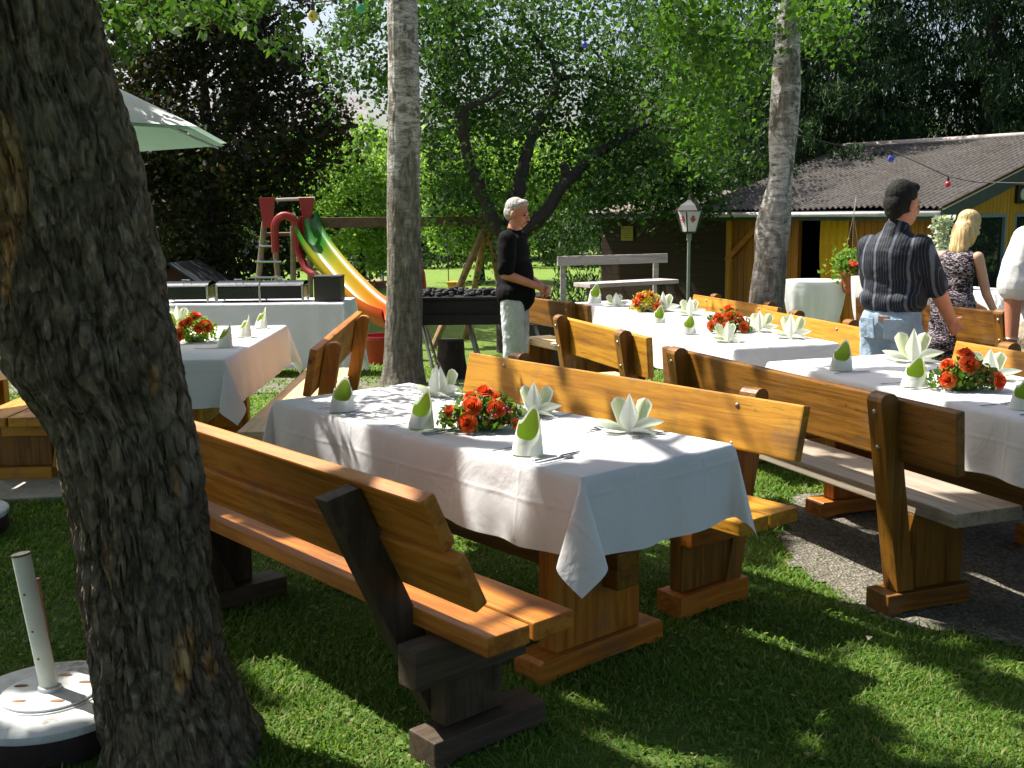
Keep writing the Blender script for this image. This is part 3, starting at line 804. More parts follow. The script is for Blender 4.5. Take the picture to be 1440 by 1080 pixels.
def round_tree(name, label, x, y, rx, ry, h, mat, seed, n, per, crad, ls, zlow=0.3, group=None, trunk=True, cat='tree', lump=.42):
    t = thing(name, label, cat, (x, y, ground_z(y)), 0, group)
    g = np.random.default_rng(seed)
    b = MB(); limb(b, [(0, 0, -.05), (.05, 0, h * .35), (0, .05, h * .8)], .05 * h ** .9 * .6 + .03, .03, 9, .03)
    for k in range(7):
        an = rnd.uniform(0, 6.28); z0 = h * rnd.uniform(.25, .6)
        limb(b, [(0, 0, z0), (math.cos(an) * rx * .4, math.sin(an) * ry * .4, z0 + h * .12), (math.cos(an) * rx * .8, math.sin(an) * ry * .8, z0 + h * .2)], .05, .01, 6)
    b.build('trunk', M['bark_dark'], t, smooth=True)
    Cc = ell_centres((0, 0, (h + zlow) / 2), (rx, ry, (h - zlow) / 2), n, g, .35, zlow * .9)
    P = clusters(Cc, np.full(len(Cc), crad), per, g, .8)
    Vv, Ff = leafquads(P, np.full(len(P), ls), g, .2, .7)
    np_mesh('crown', Vv, Ff, mat, t)
    return t
round_tree('copper_beech', 'tall dark maroon-leaved tree with branches down to the ground behind the buffet table', -5.85, 21.5, 2.75, 2.5, 8.4, M['leaf_dark'], 61, 560, 84, .5, .12, .1)
round_tree('leafy_bush', 'bright light-green leafy tree between the slide and the first birch', -4.1, 30, 1.7, 1.5, 4.6, M['leaf_bush'], 62, 240, 70, .42, .11, .1, cat='tree')
round_tree('leafy_bush', 'low sunlit light-green tree seen under the apple branches, behind the swing beam', -0.9, 33, 2.3, 1.6, 4.4, M['leaf_bush'], 63, 220, 60, .5, .13, .6, cat='tree')

# spruces behind the hut
def spruce(seed, h=13.0, bare=0.0):
    t = thing('spruce_tree', 'x', 'tree')
    g = np.random.default_rng(seed)
    b = MB(); b.tube([(0, 0, -.1), (0, 0, h * .5), (0, 0, h)], [.2, .12, .02], 10)
    b.build('trunk', M['bark_dark'], t, smooth=True)
    Ps = []; 
    for k in range(230):
        z = rnd.uniform(.4, h - .3) if k > 70 else rnd.uniform(.4, 6)
        ln = (1 - z / h) * 3.0 + .4; an = rnd.uniform(0, 2 * PI)
        m = int(210 * ln / 2.5) + 40
        tt = g.random(m) ** .7
        x = np.cos(an) * ln * tt; y = np.sin(an) * ln * tt
        side = g.normal(size=m) * .22 * (1.1 - tt)
        hang = g.random(m) ** 2 * .55
        zz = z - .45 * ln * tt * .55 + .12 * ln * tt ** 3 - hang
        Ps.append(np.stack([x - np.sin(an) * side, y + np.cos(an) * side, zz], 1))
    P = np.concatenate(Ps)
    Vv, Ff = leafquads(P, np.full(len(P), .17), g, 0, .2, 1.6)
    np_mesh('crown', Vv, Ff, M['needle'], t)
    return t
sp = spruce(71); sp2 = spruce(72)
spots = [(5.3, 20.5, 0, 'dark spruce just right of the knotty birch, drooping over the hut roof'), (7.3, 22.5, 1, 'dark spruce rising behind the middle of the hut roof'), (9.0, 21.0, 0, 'dark spruce with a visible gap of sky on its right, behind the roof ridge'), (11.2, 22.5, 1, 'dark spruce at the right edge of the photo behind the hut'), (3.9, 24, 1, 'dark spruce mostly hidden behind the birch leaves, left of the hut'), (12.2, 17.6, 0, 'unseen spruce added outside the right edge to darken the hut window reflection')]  # last spruce is unseen, added to darken the window's reflection
for i, (x, y, k, lb) in enumerate(spots):
    src = (sp, sp2)[k]
    o = src if i in (0, 1) else copy_tree(src)
    o.location = (x, y, ground_z(y)); o.rotation_euler = (0, 0, i * 1.3); s = 1 + .06 * ((i * 7) % 3 - 1); o.scale = (s, s, s)
    o['label'] = lb; o['group'] = 'dark spruces behind the hut'

# far background row and hedge
bt = round_tree('background_tree', 'x', -12, 46, 3.6, 3.0, 6.2, M['leaf_hedge'], 81, 260, 60, .8, .22, .2, 'trees at the far edge of the lawn')
bt2 = round_tree('background_tree', 'x', -7, 48, 3.4, 3.0, 5.4, M['leaf_bush'], 82, 240, 60, .8, .22, .2, 'trees at the far edge of the lawn')
BG = [(-13.5, 44, 0, 'dark far tree at the left, seen beside the foreground trunk'), (-8.2, 47, 1, 'light green far tree left of the grey-roofed house'), (-4.2, 52, 1, 'light green far tree behind the slide'), (-1.6, 50, 0, 'dark far tree between the two birches, behind the swing beam'), (2.4, 48, 1, 'light green far tree beyond the man in black'), (6.2, 50, 0, 'dark far tree beyond the grey bench'), (10.5, 46, 0, 'dark far tree behind the old brown shed'), (15, 48, 0, 'dark far tree behind the hut')]
for i, (x, y, k, lb) in enumerate(BG):
    src = (bt, bt2)[k]
    o = src if i in (0, 1) else copy_tree(src)
    o.location = (x, y, -.5); o.rotation_euler = (0, 0, i * .9); o['label'] = lb
g = np.random.default_rng(91)
Cc = np.stack([g.uniform(-22, 18, 700), g.uniform(40.5, 42.5, 700), g.uniform(-.5, 1.45, 700)], 1)
P = clusters(Cc, np.full(len(Cc), .45), 50, g); Vv, Ff = leafquads(P, np.full(len(P), .15), g)
tag(np_mesh('hedge', Vv, Ff, M['leaf_hedge']), 'long dark green hedge closing off the far side of the lawn', 'hedge')
Cc = np.stack([g.uniform(-60, 60, 900), g.uniform(62, 70, 900), g.uniform(-.5, 6.5, 900)], 1)
Cc = Cc[~((Cc[:, 0] < -10) & (Cc[:, 0] > -15) & (Cc[:, 2] > 3))]
P = clusters(Cc, np.full(len(Cc), 1.5), 34, g); Vv, Ff = leafquads(P, np.full(len(P), .5), g)
tag(np_mesh('distant_wood', Vv, Ff, M['leaf_bush']), 'far-off wood beyond the garden hedge', 'wood', kind='stuff')
# hidden trees added so their shade streaks the far lawn and darkens the play corner
for i, (x, y, h, zl, lb) in enumerate(((-8.3, 25, 11, 6.3, 'unseen tree added behind the copper beech to streak the far lawn with shade'), (-9.6, 19.0, 8.5, .4, 'unseen dark tree added behind the leaning trunk to shade the play corner'))):
    round_tree('added_shade_tree', lb, x, y, 2.5, 2.3, h, M['leaf_hedge'], 83 + i, 130, 40, .6, .17, zl)
def pzp(u, v, z):
    """world point on the level plane z that the photograph shows at (u, v)"""
    q = pz(u, v, 1.0) - Vector((0, 0, CH)); q.y = 1.0
    k = (z - CH) / q.z
    return Vector((q.x * k, k, z))

# ------------------------------------------------------------------ benches and tables (local x = along, y = -across)
def pr(mb, poly, a0, a1, bev=.004, flip=None):
    """polygon in (c, z) extruded along the bench; flip = seat width when the back is on the far side"""
    p = [((-c if flip is None else -(flip - c)), z) for c, z in poly]
    mb.prism(p, 0, a0, a1, bev)
def bench(label, fr, Lb, st, far=False, group=None, dz=0.0, trim=None):
    o, d, n = fr
    yaw = math.atan2(d.y, d.x)
    t = thing('garden_bench', label, 'bench', (o.x, o.y, dz), yaw, group)
    Wd = st['w']; fl = Wd if far else None
    pa = st['post_a']; posts = (pa, Lb - pa - st['pt'])
    mx, mz, my = st['mats']; smat = st.get('seat', mx)
    # seat
    for (c0, c1) in st['seats']:
        m = MB(); pr(m, [(c0, st['sz'] - st['sth']), (c1, st['sz'] - st['sth']), (c1, st['sz']), (c0, st['sz'])], 0, Lb, .006, fl)
        m.build('seat_board', smat, t)
    # back boards
    for (ct, zt, cb, zb, th, a0, a1) in st['backs']:
        m = MB(); e = Vector((cb - ct, zb - zt)).normalized(); nn = Vector((-e.y, e.x)) * th
        if nn.x < 0: nn = -nn
        pr(m, [(ct, zt), (cb, zb), (cb + nn.x, zb + nn.y), (ct + nn.x, zt + nn.y)], a0, Lb + a1, .007, fl)
        m.build('back_board', mx, t)
    sl = st['slant']
    for pa_ in posts:
        m = MB(); ct, zt, dp, zb = st['ptop']
        cb = ct + (zt - zb) * math.tan(sl)
        if st['round']:
            arc = [(ct + dp * .5 - dp * .5 * math.cos(k * PI / 6), zt - dp * .4 + dp * .4 * math.sin(k * PI / 6)) for k in range(7)]
            poly = [(cb, zb)] + arc + [(cb + dp, zb)]
        else:
            poly = [(cb, zb), (ct, zt - .02), (ct + dp, zt), (cb + dp, zb)]
        pr(m, poly, pa_, pa_ + st['pt'], .003, fl)
        po = m.build('post', st.get('pmat', mz), t)
        b = MB()
        for zz in st.get('bolts', ()):
            cc = ct + (zt - zz) * math.tan(sl)
            q = (pa_ + st['pt'] / 2, -(cc - .004) if fl is None else -(fl - cc + .004), zz)
            b.ball(q, .011, 8, 5, (1, .7, 1))
            q2 = (pa_ + st['pt'] / 2, -(cc + dp + st['bth'] + .003) if fl is None else -(fl - cc - dp - st['bth'] - .003), zz)
            b.ball(q2, .010, 8, 5, (1, .7, 1))
        if st.get('bolts'): b.build('bolt', M['bolt'], po, True)
        # leg panel, foot, cross beam
        near = pa_ < Lb / 2
        la = pa_ + st['leg_off'] if near else pa_ + st['pt'] - st['leg_off'] - st['leg_t']
        m = MB(); c0, c1 = st['leg']
        pr(m, [(c0, st['fh']), (c1, st['fh']), (c1, st['sz'] - st['sth'] - .001), (c0, st['sz'] - st['sth'] - .001)], la, la + st['leg_t'], .005, fl)
        m.build('leg', st.get('lmat', mz), t)
        m = MB(); f0, f1 = st['foot']; fa = la - st['foot_o']; fh = st['fh']
        pr(m, [(f0, 0), (f0 + .05, 0), (f0 + .08, .012), (f1 - .08, .012), (f1 - .05, 0), (f1, 0), (f1, fh - .003), (f0, fh - .003)], fa, fa + st['foot_w'], .005, fl)
        m.build('foot', st.get('fmat', my), t)
        if 'beam' in st:
            b0, b1, z0, z1, ao, aw = st['beam']
            ba = la - ao if near else la + st['leg_t'] + ao - aw
            m = MB(); pr(m, [(b0, z0), (b1, z0), (b1, z1), (b0, z1)], ba, ba + aw, .005, fl)
            m.build('cross_beam', st.get('bmat', my), t)
    return t
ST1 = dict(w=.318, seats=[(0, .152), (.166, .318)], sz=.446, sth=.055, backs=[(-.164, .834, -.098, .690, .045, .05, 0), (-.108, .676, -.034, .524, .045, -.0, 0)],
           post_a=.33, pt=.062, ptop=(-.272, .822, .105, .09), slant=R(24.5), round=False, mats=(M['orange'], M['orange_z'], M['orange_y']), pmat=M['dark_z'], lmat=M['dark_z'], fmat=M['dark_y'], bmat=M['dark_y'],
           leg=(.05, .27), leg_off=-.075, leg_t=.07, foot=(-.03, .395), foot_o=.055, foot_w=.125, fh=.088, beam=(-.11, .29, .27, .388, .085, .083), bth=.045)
ST3 = dict(w=.322, seats=[(0, .322)], sz=.442, sth=.055, backs=[(-.108, .845, -.092, .608, .04, -.09, .0)],
           post_a=.20, pt=.082, ptop=(-.192, .872, .082, .088), slant=R(8.6), round=True, mats=(M['brown'], M['brown_z'], M['brown_y']), seat=M['grey_seat'], pmat=M['brown_z'],
           leg=(.0, .25), leg_off=.014, leg_t=.060, foot=(-.13, .27), foot_o=.03, foot_w=.13, fh=.088, bolts=(.80, .66), bth=.04)
ST2 = dict(w=.333, seats=[(0, .16), (.17, .333)], sz=.442, sth=.055, backs=[(-.060, .820, -.012, .612, .042, 0, 0)],
           post_a=.27, pt=.085, ptop=(-.150, .852, .085, .088), slant=R(11), round=True, mats=(M['honey'], M['orange_z'], M['orange_y']), pmat=M['brown_z'], lmat=M['brown_z'],  # leg panels take the darker brown in place of shade
           leg=(.02, .33), leg_off=.012, leg_t=.062, foot=(-.03, .36), foot_o=.03, foot_w=.13, fh=.10, beam=(-.02, .34, .29, .386, .06, .058), bolts=(.79, .64), bth=.042)
def shift_front(st, **k): q = dict(st); q.update(k); return q
GB = 'garden benches along the laid tables'
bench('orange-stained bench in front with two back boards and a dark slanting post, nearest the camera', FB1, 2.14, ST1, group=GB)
bench('honey-coloured bench on the far side of the front table, sun-striped single back board', FB2, 2.13, ST2, far=True, group=GB)
bench('brown bench on the gravel with grey weathered seat and round-topped posts, before the right-hand table', FB3, 2.02, ST3, group=GB)
STm = shift_front(ST3, mats=(M['honey'], M['honey_z'], M['honey_y']), pmat=M['brown_z'], seat=M['pale_seat'], backs=[(-.108, .845, -.092, .608, .04, -.06, .03)])
def by_top(u0, v0, u1, v1, ztop, off, dz=0.0):
    """frame of a bench whose back's top edge runs from (u0,v0) near to (u1,v1) far"""
    a = pzp(u0, v0, ztop + dz); b = pzp(u1, v1, ztop + dz); yaw = math.atan2(b.y - a.y, b.x - a.x)
    fr = frame(a.x, a.y, yaw)
    p = loc(fr, 0, off)
    return frame(p.x, p.y, yaw), (b - a).length
fr, ln = by_top(904, 476, 786, 447, .835, .10)
bench('short honey bench with a pale seat, just right of the man in black', fr, ln, shift_front(STm, post_a=.12), group=GB)
fr4, ln4 = by_top(822, 431, 738, 419, .835, .10, -.06)
bench('bench partly hidden by the man in black, with a beige cushion on its seat', fr4, ln4 + .3, shift_front(STm, mats=(M['brown'], M['brown_z'], M['brown_y']), post_a=.12), group=GB, dz=-.06)
# cushion
mb = MB()
def cush(u, v):
    x = (u - .5) * .5; y = (v - .5) * .36
    e = (1 - abs(2 * u - 1) ** 4) * (1 - abs(2 * v - 1) ** 4)
    return (x, y, .012 + .045 * e + .006 * math.sin(9 * x) * math.sin(14 * y))
mb.grid(cush, 24, 18); mb.grid(lambda u, v: (cush(1 - u, v)[0], cush(1 - u, v)[1], .0015), 24, 18)
cu = mb.build('seat_cushion', simple('beige_cushion', (.55, .45, .33), .9, 0, .1, 10, .3, 120), None, True)
p = loc(fr4, .45, .13); cu.location = (p.x, p.y, -.06 + .442); cu.rotation_euler = (0, 0, math.atan2(fr4[1].y, fr4[1].x))
tag(cu, 'flat beige cushion lying on the bench seat right of the man in black', 'cushion')
fr, ln = by_top(1222, 464, 1097, 441, .82, -.36)
bench('honey bench behind the middle back table, left of the striped-shirt man', fr, ln + .25, shift_front(ST2, post_a=.3), far=True, group=GB, dz=0.0)
fr, ln = by_top(1095, 437, 976, 418, .80, -.36, -.07)
bench('sunlit honey bench on the far side of the rearmost table, below the knotty birch', fr, ln, shift_front(ST2, post_a=.25), far=True, group=GB, dz=-.07)
fr, ln = by_top(1440, 497, 1346, 481, .82, -.36)
p = loc(fr, -.85, 0)
bench('yellow-lit honey bench behind the flowers of the right-hand table, at the right edge', frame(p.x, p.y, math.atan2(fr[1].y, fr[1].x)), ln + .85, ST2, far=True, group=GB)
# right of the left table, back towards the birch (stands with its back to the right)
fr = frame(-1.43, 5.55, 1.60)
p0 = loc(fr, 0, 0)
bench('bench with a pale sunlit seat between the left table and the first birch', frame(p0.x, p0.y, 1.60), 2.35, shift_front(ST2, mats=(M['orange'], M['orange_z'], M['orange_y']), seat=M['pale_seat'], pmat=M['orange_z'], w=.36, seats=[(0, .36)], backs=[(-.060, .85, -.012, .60, .042, .1, 0)], ptop=(-.150, .86, .085, .088), post_a=.35), far=True, group=GB)
fr = frame(-3.05, 6.02, 1.60)
bench('bench end with an ochre leg panel showing left of the leaning trunk', fr, 2.0, shift_front(ST2, mats=(M['honey'], M['honey_z'], M['honey_y']), pmat=M['honey_z'], seats=[(0, .2), (.215, .42)], w=.42, leg=(.08, .40), foot=(.08, .42)), far=True, group=GB)

def table(label, fr, Lt, Wt, zt=.767, dz=0.0, mats=('orange', 'orange_z', 'orange_y'), foot_a=.27, apron=True, group='trestle tables under white cloths'):
    o, d, n = fr
    t = thing('garden_table', label, 'table', (o.x, o.y, dz), math.atan2(d.y, d.x), group)
    mx, mz, my = [M[k] for k in mats]
    zt = zt - .006
    m = MB(); m.box((Lt / 2, -Wt / 2, zt - .025), (Lt - .01, Wt - .01, .05), None, .006); m.build('tabletop', mx, t)
    if apron:
        for b in (.10, Wt - .10):
            m = MB(); m.box((Lt / 2, -b, zt - .05 - .115), (Lt - .45, .035, .228), None, .004); m.build('apron', M['brown'], t)
    for a in (foot_a, Lt - foot_a - .08):
        m = MB(); m.box((a + .045, -Wt / 2 + .01, (zt - .05 + .085) / 2), (.085, .41, zt - .05 - .085 - .001), None, .006); m.build('leg', mz, t)
        m = MB(); pr(m, [(Wt / 2 - .30, 0), (Wt / 2 - .24, 0), (Wt / 2 - .2, .014), (Wt / 2 + .2, .014), (Wt / 2 + .24, 0), (Wt / 2 + .30, 0), (Wt / 2 + .30, .07), (Wt / 2 + .285, .084), (Wt / 2 - .285, .084), (Wt / 2 - .3, .07)], a - .02, a + .12, .004)
        m.build('foot', my, t)
    m = MB(); m.box((Lt / 2, -Wt / 2 - .06, .335), (Lt - 2 * foot_a + .14, .11, .13), None, .006); m.build('stretcher', M['brown'], t)
    return t
def cloth(label, fr, Lt, Wt, h, zt=.767, dz=0.0, seed=1, amp=.018, group='white tablecloths on the trestle tables', step=.0125, tipscale=1.0):
    o, d, n = fr
    xs = np.arange(-h, Lt + h + 1e-6, step); ys = np.arange(-h, Wt + h + 1e-6, step)
    XX, YY = np.meshgrid(xs, ys)
    dx = np.where(XX < 0, -XX, np.where(XX > Lt, XX - Lt, 0)); dy = np.where(YY < 0, -YY, np.where(YY > Wt, YY - Wt, 0))
    sx = np.where(XX < Lt / 2, -1, 1); sy = np.where(YY < Wt / 2, -1, 1)
    bx = np.clip(XX, 0, Lt); by = np.clip(YY, 0, Wt)
    g = np.random.default_rng(seed); ph = g.uniform(0, 6, 6)
    per = np.where(dx > 0, YY * 1.0 + 7 * (sx > 0), XX * 1.0 + 3 * (sy > 0))
    nz = fbm(np.stack([per * 3 + seed, per * 0 + seed * 2, (dx + dy) * 2], -1), 3) - .5
    wave = .5 + .35 * np.sin(per * 17 + ph[0] + 2.5 * np.sin(per * 4 + ph[1])) + nz * 1.4
    edge = np.where(dx > 0, np.minimum(by, Wt - by), np.minimum(bx, Lt - bx))
    fade = np.clip(edge / .12, 0, 1)
    dep = np.hypot(dx, dy)
    phi = np.arctan2(dy, np.maximum(dx, 1e-9))
    s2 = np.clip(np.sin(2 * phi), 0, 1) ** .6 * (1.0 * np.exp(-((phi - .52) / .30) ** 2) + .72 * np.exp(-((phi - 1.18) / .16) ** 2) + .08)
    corner = (dx > 0) & (dy > 0)
    rnd_ = .006 * (1 - np.exp(-dep / .01))                      # soft fold over the board's edge
    S4 = np.clip(dep / .05, 0, 1) * np.sin(4 * phi) * .20 * tipscale
    out = rnd_ + dep * .05 + amp * 1.6 * wave * fade * (dep / h) * (~corner)
    s2 = np.clip(np.sin(2 * phi), 0, 1) ** .9
    outc = rnd_ + dep * (.05 + .20 * s2 * tipscale)
    ux = np.where(corner, np.cos(phi), (dx > 0) * 1.0); uy = np.where(corner, np.sin(phi), (dy > 0) * 1.0)
    O = np.where(corner, outc, out)
    PX = bx + sx * (ux * O + corner * S4 * dep * .707); PY = by + sy * (uy * O - corner * S4 * dep * .707)
    PZ = -dep * np.where(corner, np.sqrt(np.maximum(0.2, 1 - (.05 + .20 * s2 * tipscale) ** 2 - S4 ** 2)), .998)
    wr = (fbm(np.stack([XX * 5, YY * 5, XX * 0 + seed], -1), 3) - .5)
    top = dep == 0
    PZ = PZ + np.where(top, np.clip(wr, -.1, .5) * .008 + .002, 0) + np.where(dep > 0, (fbm(np.stack([per * 5, per * 0, per * 0 + seed], -1), 2) - .5) * .03 * dep / h, 0)
    V = np.stack([PX, -PY, PZ], -1).reshape(-1, 3)
    ny, nx_ = XX.shape; id_ = np.arange(ny * nx_).reshape(ny, nx_)
    Fq = np.stack([id_[:-1, :-1].ravel(), id_[1:, :-1].ravel(), id_[1:, 1:].ravel(), id_[:-1, 1:].ravel()], 1)
    uv = np.stack([XX.ravel() + .12, YY.ravel() + .1], 1)
    c = np_mesh('tablecloth', V, Fq, M['cloth'], smooth=True, uv=uv)
    c.location = (o.x, o.y, zt + dz - .004); c.rotation_euler = (0, 0, math.atan2(d.y, d.x))
    tag(c, label, 'tablecloth', group)
    return c
table('front table on carved trestle feet under a long white cloth', FT1, 1.88, .72)
cloth('white tablecloth with hanging corner folds on the front table', FT1, 1.88, .72, .25, seed=1)
table('right-hand table on the gravel behind the grey-seated bench', FT2, 2.62, .80)
cloth('white tablecloth on the right-hand table, running out of the right edge', FT2, 2.62, .80, .25, seed=2)
table('middle back table between two honey benches', FT3, 1.43, .70)
cloth('bright white tablecloth on the middle back table', FT3, 1.43, .70, .24, seed=3)
a = pzp(1015, 460, .70); b = pzp(803, 425, .70)
FT4 = frame(a.x, a.y, math.atan2(b.y - a.y, b.x - a.x)); LT4 = (b - a).length
table('rearmost table of the right row, before the grey plank bench', FT4, LT4, .62, dz=-.067)
cloth('white tablecloth on the rearmost table of the right row', FT4, LT4, .62, .25, dz=-.067, seed=4)
p = loc(FT5, 0, -.85); FT5b = frame(p.x, p.y, 1.592)
table('left table behind the leaning trunk, its ochre leg panel in the shade', FT5b, 1.88, .85, mats=('honey', 'honey_z', 'honey_y'))
cloth('white tablecloth on the left table, its long side tinted by the sunlit bench', FT5b, 1.88, .85, .27, seed=5)
FT6 = frame(-4.15, 6.0, 1.592)
table('table cut off by the left edge, only a leg panel in view', FT6, 1.9, .85, mats=('honey', 'honey_z', 'honey_y'))
cloth('corner of a white tablecloth at the left edge of the photo', FT6, 1.9, .85, .25, seed=6)

# ------------------------------------------------------------------ napkins
def petal(mb, base, direc, side, ln, hw, curl=.0, cup=.2, kind='kite', nu=6, nv=8, fold=0.0):
    d = Vector(direc).normalized(); s = Vector(side).normalized(); nrm = d.cross(s).normalized()
    def fn(u, v):
        x = (u - .5) * 2
        if kind == 'kite': w = math.sin(min(1, v / .45) * PI / 2) ** .8 if v < .45 else max(0.02, (1 - v) / .55) ** .85
        elif kind == 'round': w = (.65 + .35 * v) * (1 - max(0, (v - .8) / .2) ** 2.5 * .75)
        else: w = .35 + .65 * math.sin(v * PI * .75)
        w *= hw
        return Vector(base) + d * (ln * v) + s * (x * w) + nrm * (-cup * abs(x) * w * (1 if fold else abs(x)) + curl * v * v)
    mb.grid(fn, nu, nv)
def make_lily():
    t = thing('folded_napkin', 'x', 'napkin')
    w = MB(); gn = MB()
    petal(w, (0, -.006, 0), (0, -.02, 1), (1, 0, 0), .135, .032, 0, 1.0, 'kite', fold=1)
    petal(w, (0, .004, 0), (0, .1, 1), (1, 0, 0), .125, .03, 0, -.8, 'kite', fold=1)
    for s in (-1, 1):
        petal(w, (s * .018, .03, .0), (s * .32, .12, 1), (1, 0, -s * .3), .118, .03, 0, -.5, 'round')
        petal(gn, (s * .020, .0275, .012), (s * .32, .12, 1), (1, 0, -s * .3), .100, .026, 0, -.5, 'round')
        petal(w, (s * .005, -.005, .004), (s, -.10, .33), (0, -.55, 1), .125, .030, 0, .5, 'kite')
        petal(gn, (s * .02, -.001, .012), (s, -.06, .34), (0, -.5, 1), .10, .026, 0, .5, 'kite')
        petal(w, (s * .0, -.02, .004), (s, -.42, .10), (0, -1, .35), .115, .03, .01, .4, 'kite')
        petal(w, (s * .0, .0, .003), (s, .1, .06), (0, -1, .1), .12, .034, .012, .3, 'kite')
    w.build('napkin_fold', M['napkin'], t, 'all'); gn.build('lining', M['napkin_pale'], t, 'all')
    return t
def make_cone():
    t = thing('folded_napkin', 'x', 'napkin')
    w = MB(); gn = MB()
    def shape(an, v, top, rad):
        # an: 0 = right, pi/2 = back, pi = left, -pi/2 = front
        pinch = max(0, v * top / .145) ** 1.5
        x = math.cos(an) * rad * 1.10 * (1 - .35 * pinch) + .012 * pinch
        y = math.sin(an) * rad * .80 * (1 - .5 * pinch) + .010 * pinch
        return (x, y, top * v + .001)
    def rim(an):
        b = .5 + .5 * math.cos(an - 1.05)                          # tall peak at the back right
        l = math.exp(-((math.atan2(math.sin(an - 2.9), math.cos(an - 2.9))) / .55) ** 2)   # small peak at the left
        f = math.exp(-((math.atan2(math.sin(an + 1.25), math.cos(an + 1.25))) / .8) ** 2)  # low lip in front
        return .052 + .092 * b ** 2.2 + .036 * l - .008 * f
    w.grid(lambda u, v: shape(u * 2 * PI, v, rim(u * 2 * PI), .047 - .008 * v), 64, 10)
    gn.grid(lambda u, v: shape(u * 2 * PI, v, rim(u * 2 * PI) - .012, .0452 - .008 * v), 64, 10)
    # outer wrap: a flank running from the front left up to the tip
    w.grid(lambda u, v: shape(-2.1 + 2.7 * u, v, .030 + .085 * u ** 1.6 + .004 * math.sin(u * 3), .0500 - .006 * v), 24, 8)
    w.build('napkin_fold', M['napkin'], t, 'all'); gn.build('lining', M['napkin_green'], t, 'all')
    return t
lily = make_lily(); cone = make_cone()
NG = 'napkins folded with lime linings on the laid tables'
usedproto = {'lily': False, 'cone': False}
def place_napkin(kind, p, rz, label, s=1.0, extra=0.0):
    src = lily if kind == 'lily' else cone
    o = src if not usedproto[kind] else copy_tree(src)
    usedproto[kind] = True
    o.location = p; o.rotation_euler = (rnd.uniform(-.03, .02), 0, rz + rnd.uniform(-.25, .25)); o.scale = (s * rnd.uniform(.88, 1.12), s * rnd.uniform(.88, 1.12), s * rnd.uniform(.88, 1.08)); o['label'] = label; o['group'] = NG
    return o
ZT = .7685
def onz(p, z): return Vector((p[0], p[1], z))
nap = []
def nk(kind, u, v, z, rz, label, s=1.0):
    p = pzp(u, v, z); nap.append((kind, p)); return place_napkin(kind, p, rz, label, s)
nk('cone', 481, 578, ZT, .3, 'cone-folded napkin at the shaded left end of the front table', .95)
nk('cone', 592, 601, ZT, .1, 'cone-folded napkin left of the orange roses on the front table')
nk('cone', 741, 638, ZT, -.1, 'cone-folded napkin with a tall tip, right of the roses, nearest on the front table', 1.1)
nk('lily', 617, 556, ZT, -.2, 'lily-folded napkin behind the orange roses, far left of the front table', 1.0)
nk('lily', 751, 583, ZT, -.35, 'lily-folded napkin right behind the orange roses on the front table', .98)
nk('lily', 885, 607, ZT, -.45, 'lily-folded napkin standing alone near the right end of the front table', 1.05)
nk('cone', 1182, 520, ZT, -.3, 'cone-folded napkin at the left end of the right-hand table')
nk('cone', 1285, 543, ZT, -.3, 'cone-folded napkin left of the roses on the right-hand table')
nk('cone', 1437, 575, ZT, -.4, 'cone-folded napkin cut by the right edge on the right-hand table')
nk('lily', 1283, 508, ZT, -.3, 'tall lily-folded napkin before the jeans of the striped-shirt man', 1.25)
nk('lily', 1390, 533, ZT, -.5, 'lily-folded napkin behind the roses of the right-hand table', 1.05)
nk('cone', 968, 469, ZT, -.1, 'cone-folded napkin left of the flowers on the middle back table', .95)
nk('lily', 1023, 480, ZT, .1, 'napkin in front of the orange flowers on the middle back table', .95)
nk('lily', 1068, 466, ZT, -.3, 'lily-folded napkin just right of the flowers on the middle back table', 1.05)
nk('lily', 1112, 475, ZT, -.4, 'lily-folded napkin nearest the right end of the middle back table', 1.15)
nk('lily', 932, 438, .70, 0, 'sunlit napkin right of the flowers on the rearmost table', 1.25)
nk('lily', 970, 443, .70, -.2, 'napkin at the far right of the rearmost table', 1.2)
nk('cone', 926, 456, .70 if False else .72, .2, 'overexposed napkin at the near right of the rearmost table', 1.0)
nk('cone', 836, 426, .70, 0, 'leftmost napkin on the rearmost table', 1.2)
nk('lily', 866, 431, .70, .4, 'second napkin from the left on the rearmost table', .95)
nk('cone', 316, 487, ZT, -.9, 'napkin nearest the trunk-side front of the left table, right of the flowers', 1.1)
nk('cone', 344, 473, ZT, -.9, 'middle one of the three napkins in a row on the left table', 1.1)
nk('cone', 367, 461, ZT, -.9, 'rearmost of the three napkins in a row on the left table', 1.1)
nk('lily', 250, 458, ZT, .5, 'napkin behind the flowers of the left table, beside the trunk', 1.1)
nk('cone', 238, 474, ZT, .8, 'napkin half hidden by the trunk on the left table', 1.1)

# ------------------------------------------------------------------ cutlery
def fork():
    m = MB()
    m.box((.045, 0, .0016), (.09, .009, .0018), None, .0006); m.box((.105, 0, .0022), (.035, .005, .0018), None, .0005)
    m.box((.134, 0, .0024), (.028, .021, .0016), None, .0005)
    for k in range(4): m.box((.163, -.0087 + k * .0058, .003), (.036, .0028, .0014))
    return m
def knife():
    m = MB(); m.box((.05, 0, .0025), (.10, .012, .004), None, .0012)
    m.prism([(.0985, -.008), (.175, -.009), (.205, -.003), (.212, .006), (.0985, .0065)], 2, .0012, .0028)
    return m
def spoon():
    m = MB(); m.box((.05, 0, .0016), (.105, .007, .0018), None, .0006)
    m.grid(lambda u, v: (.10 + .045 * u, (v - .5) * .03 * math.sin(PI * min(.97, max(.03, u))) ** .6, .003 - .002 * math.sin(PI * u) * math.sin(PI * v)), 10, 8)
    return m
protos = {}
for k, f_ in (('fork', fork), ('knife', knife), ('spoon', spoon)):
    o = f_().build(k, M['cutlery'], None, 'all'); protos[k] = [o, False]
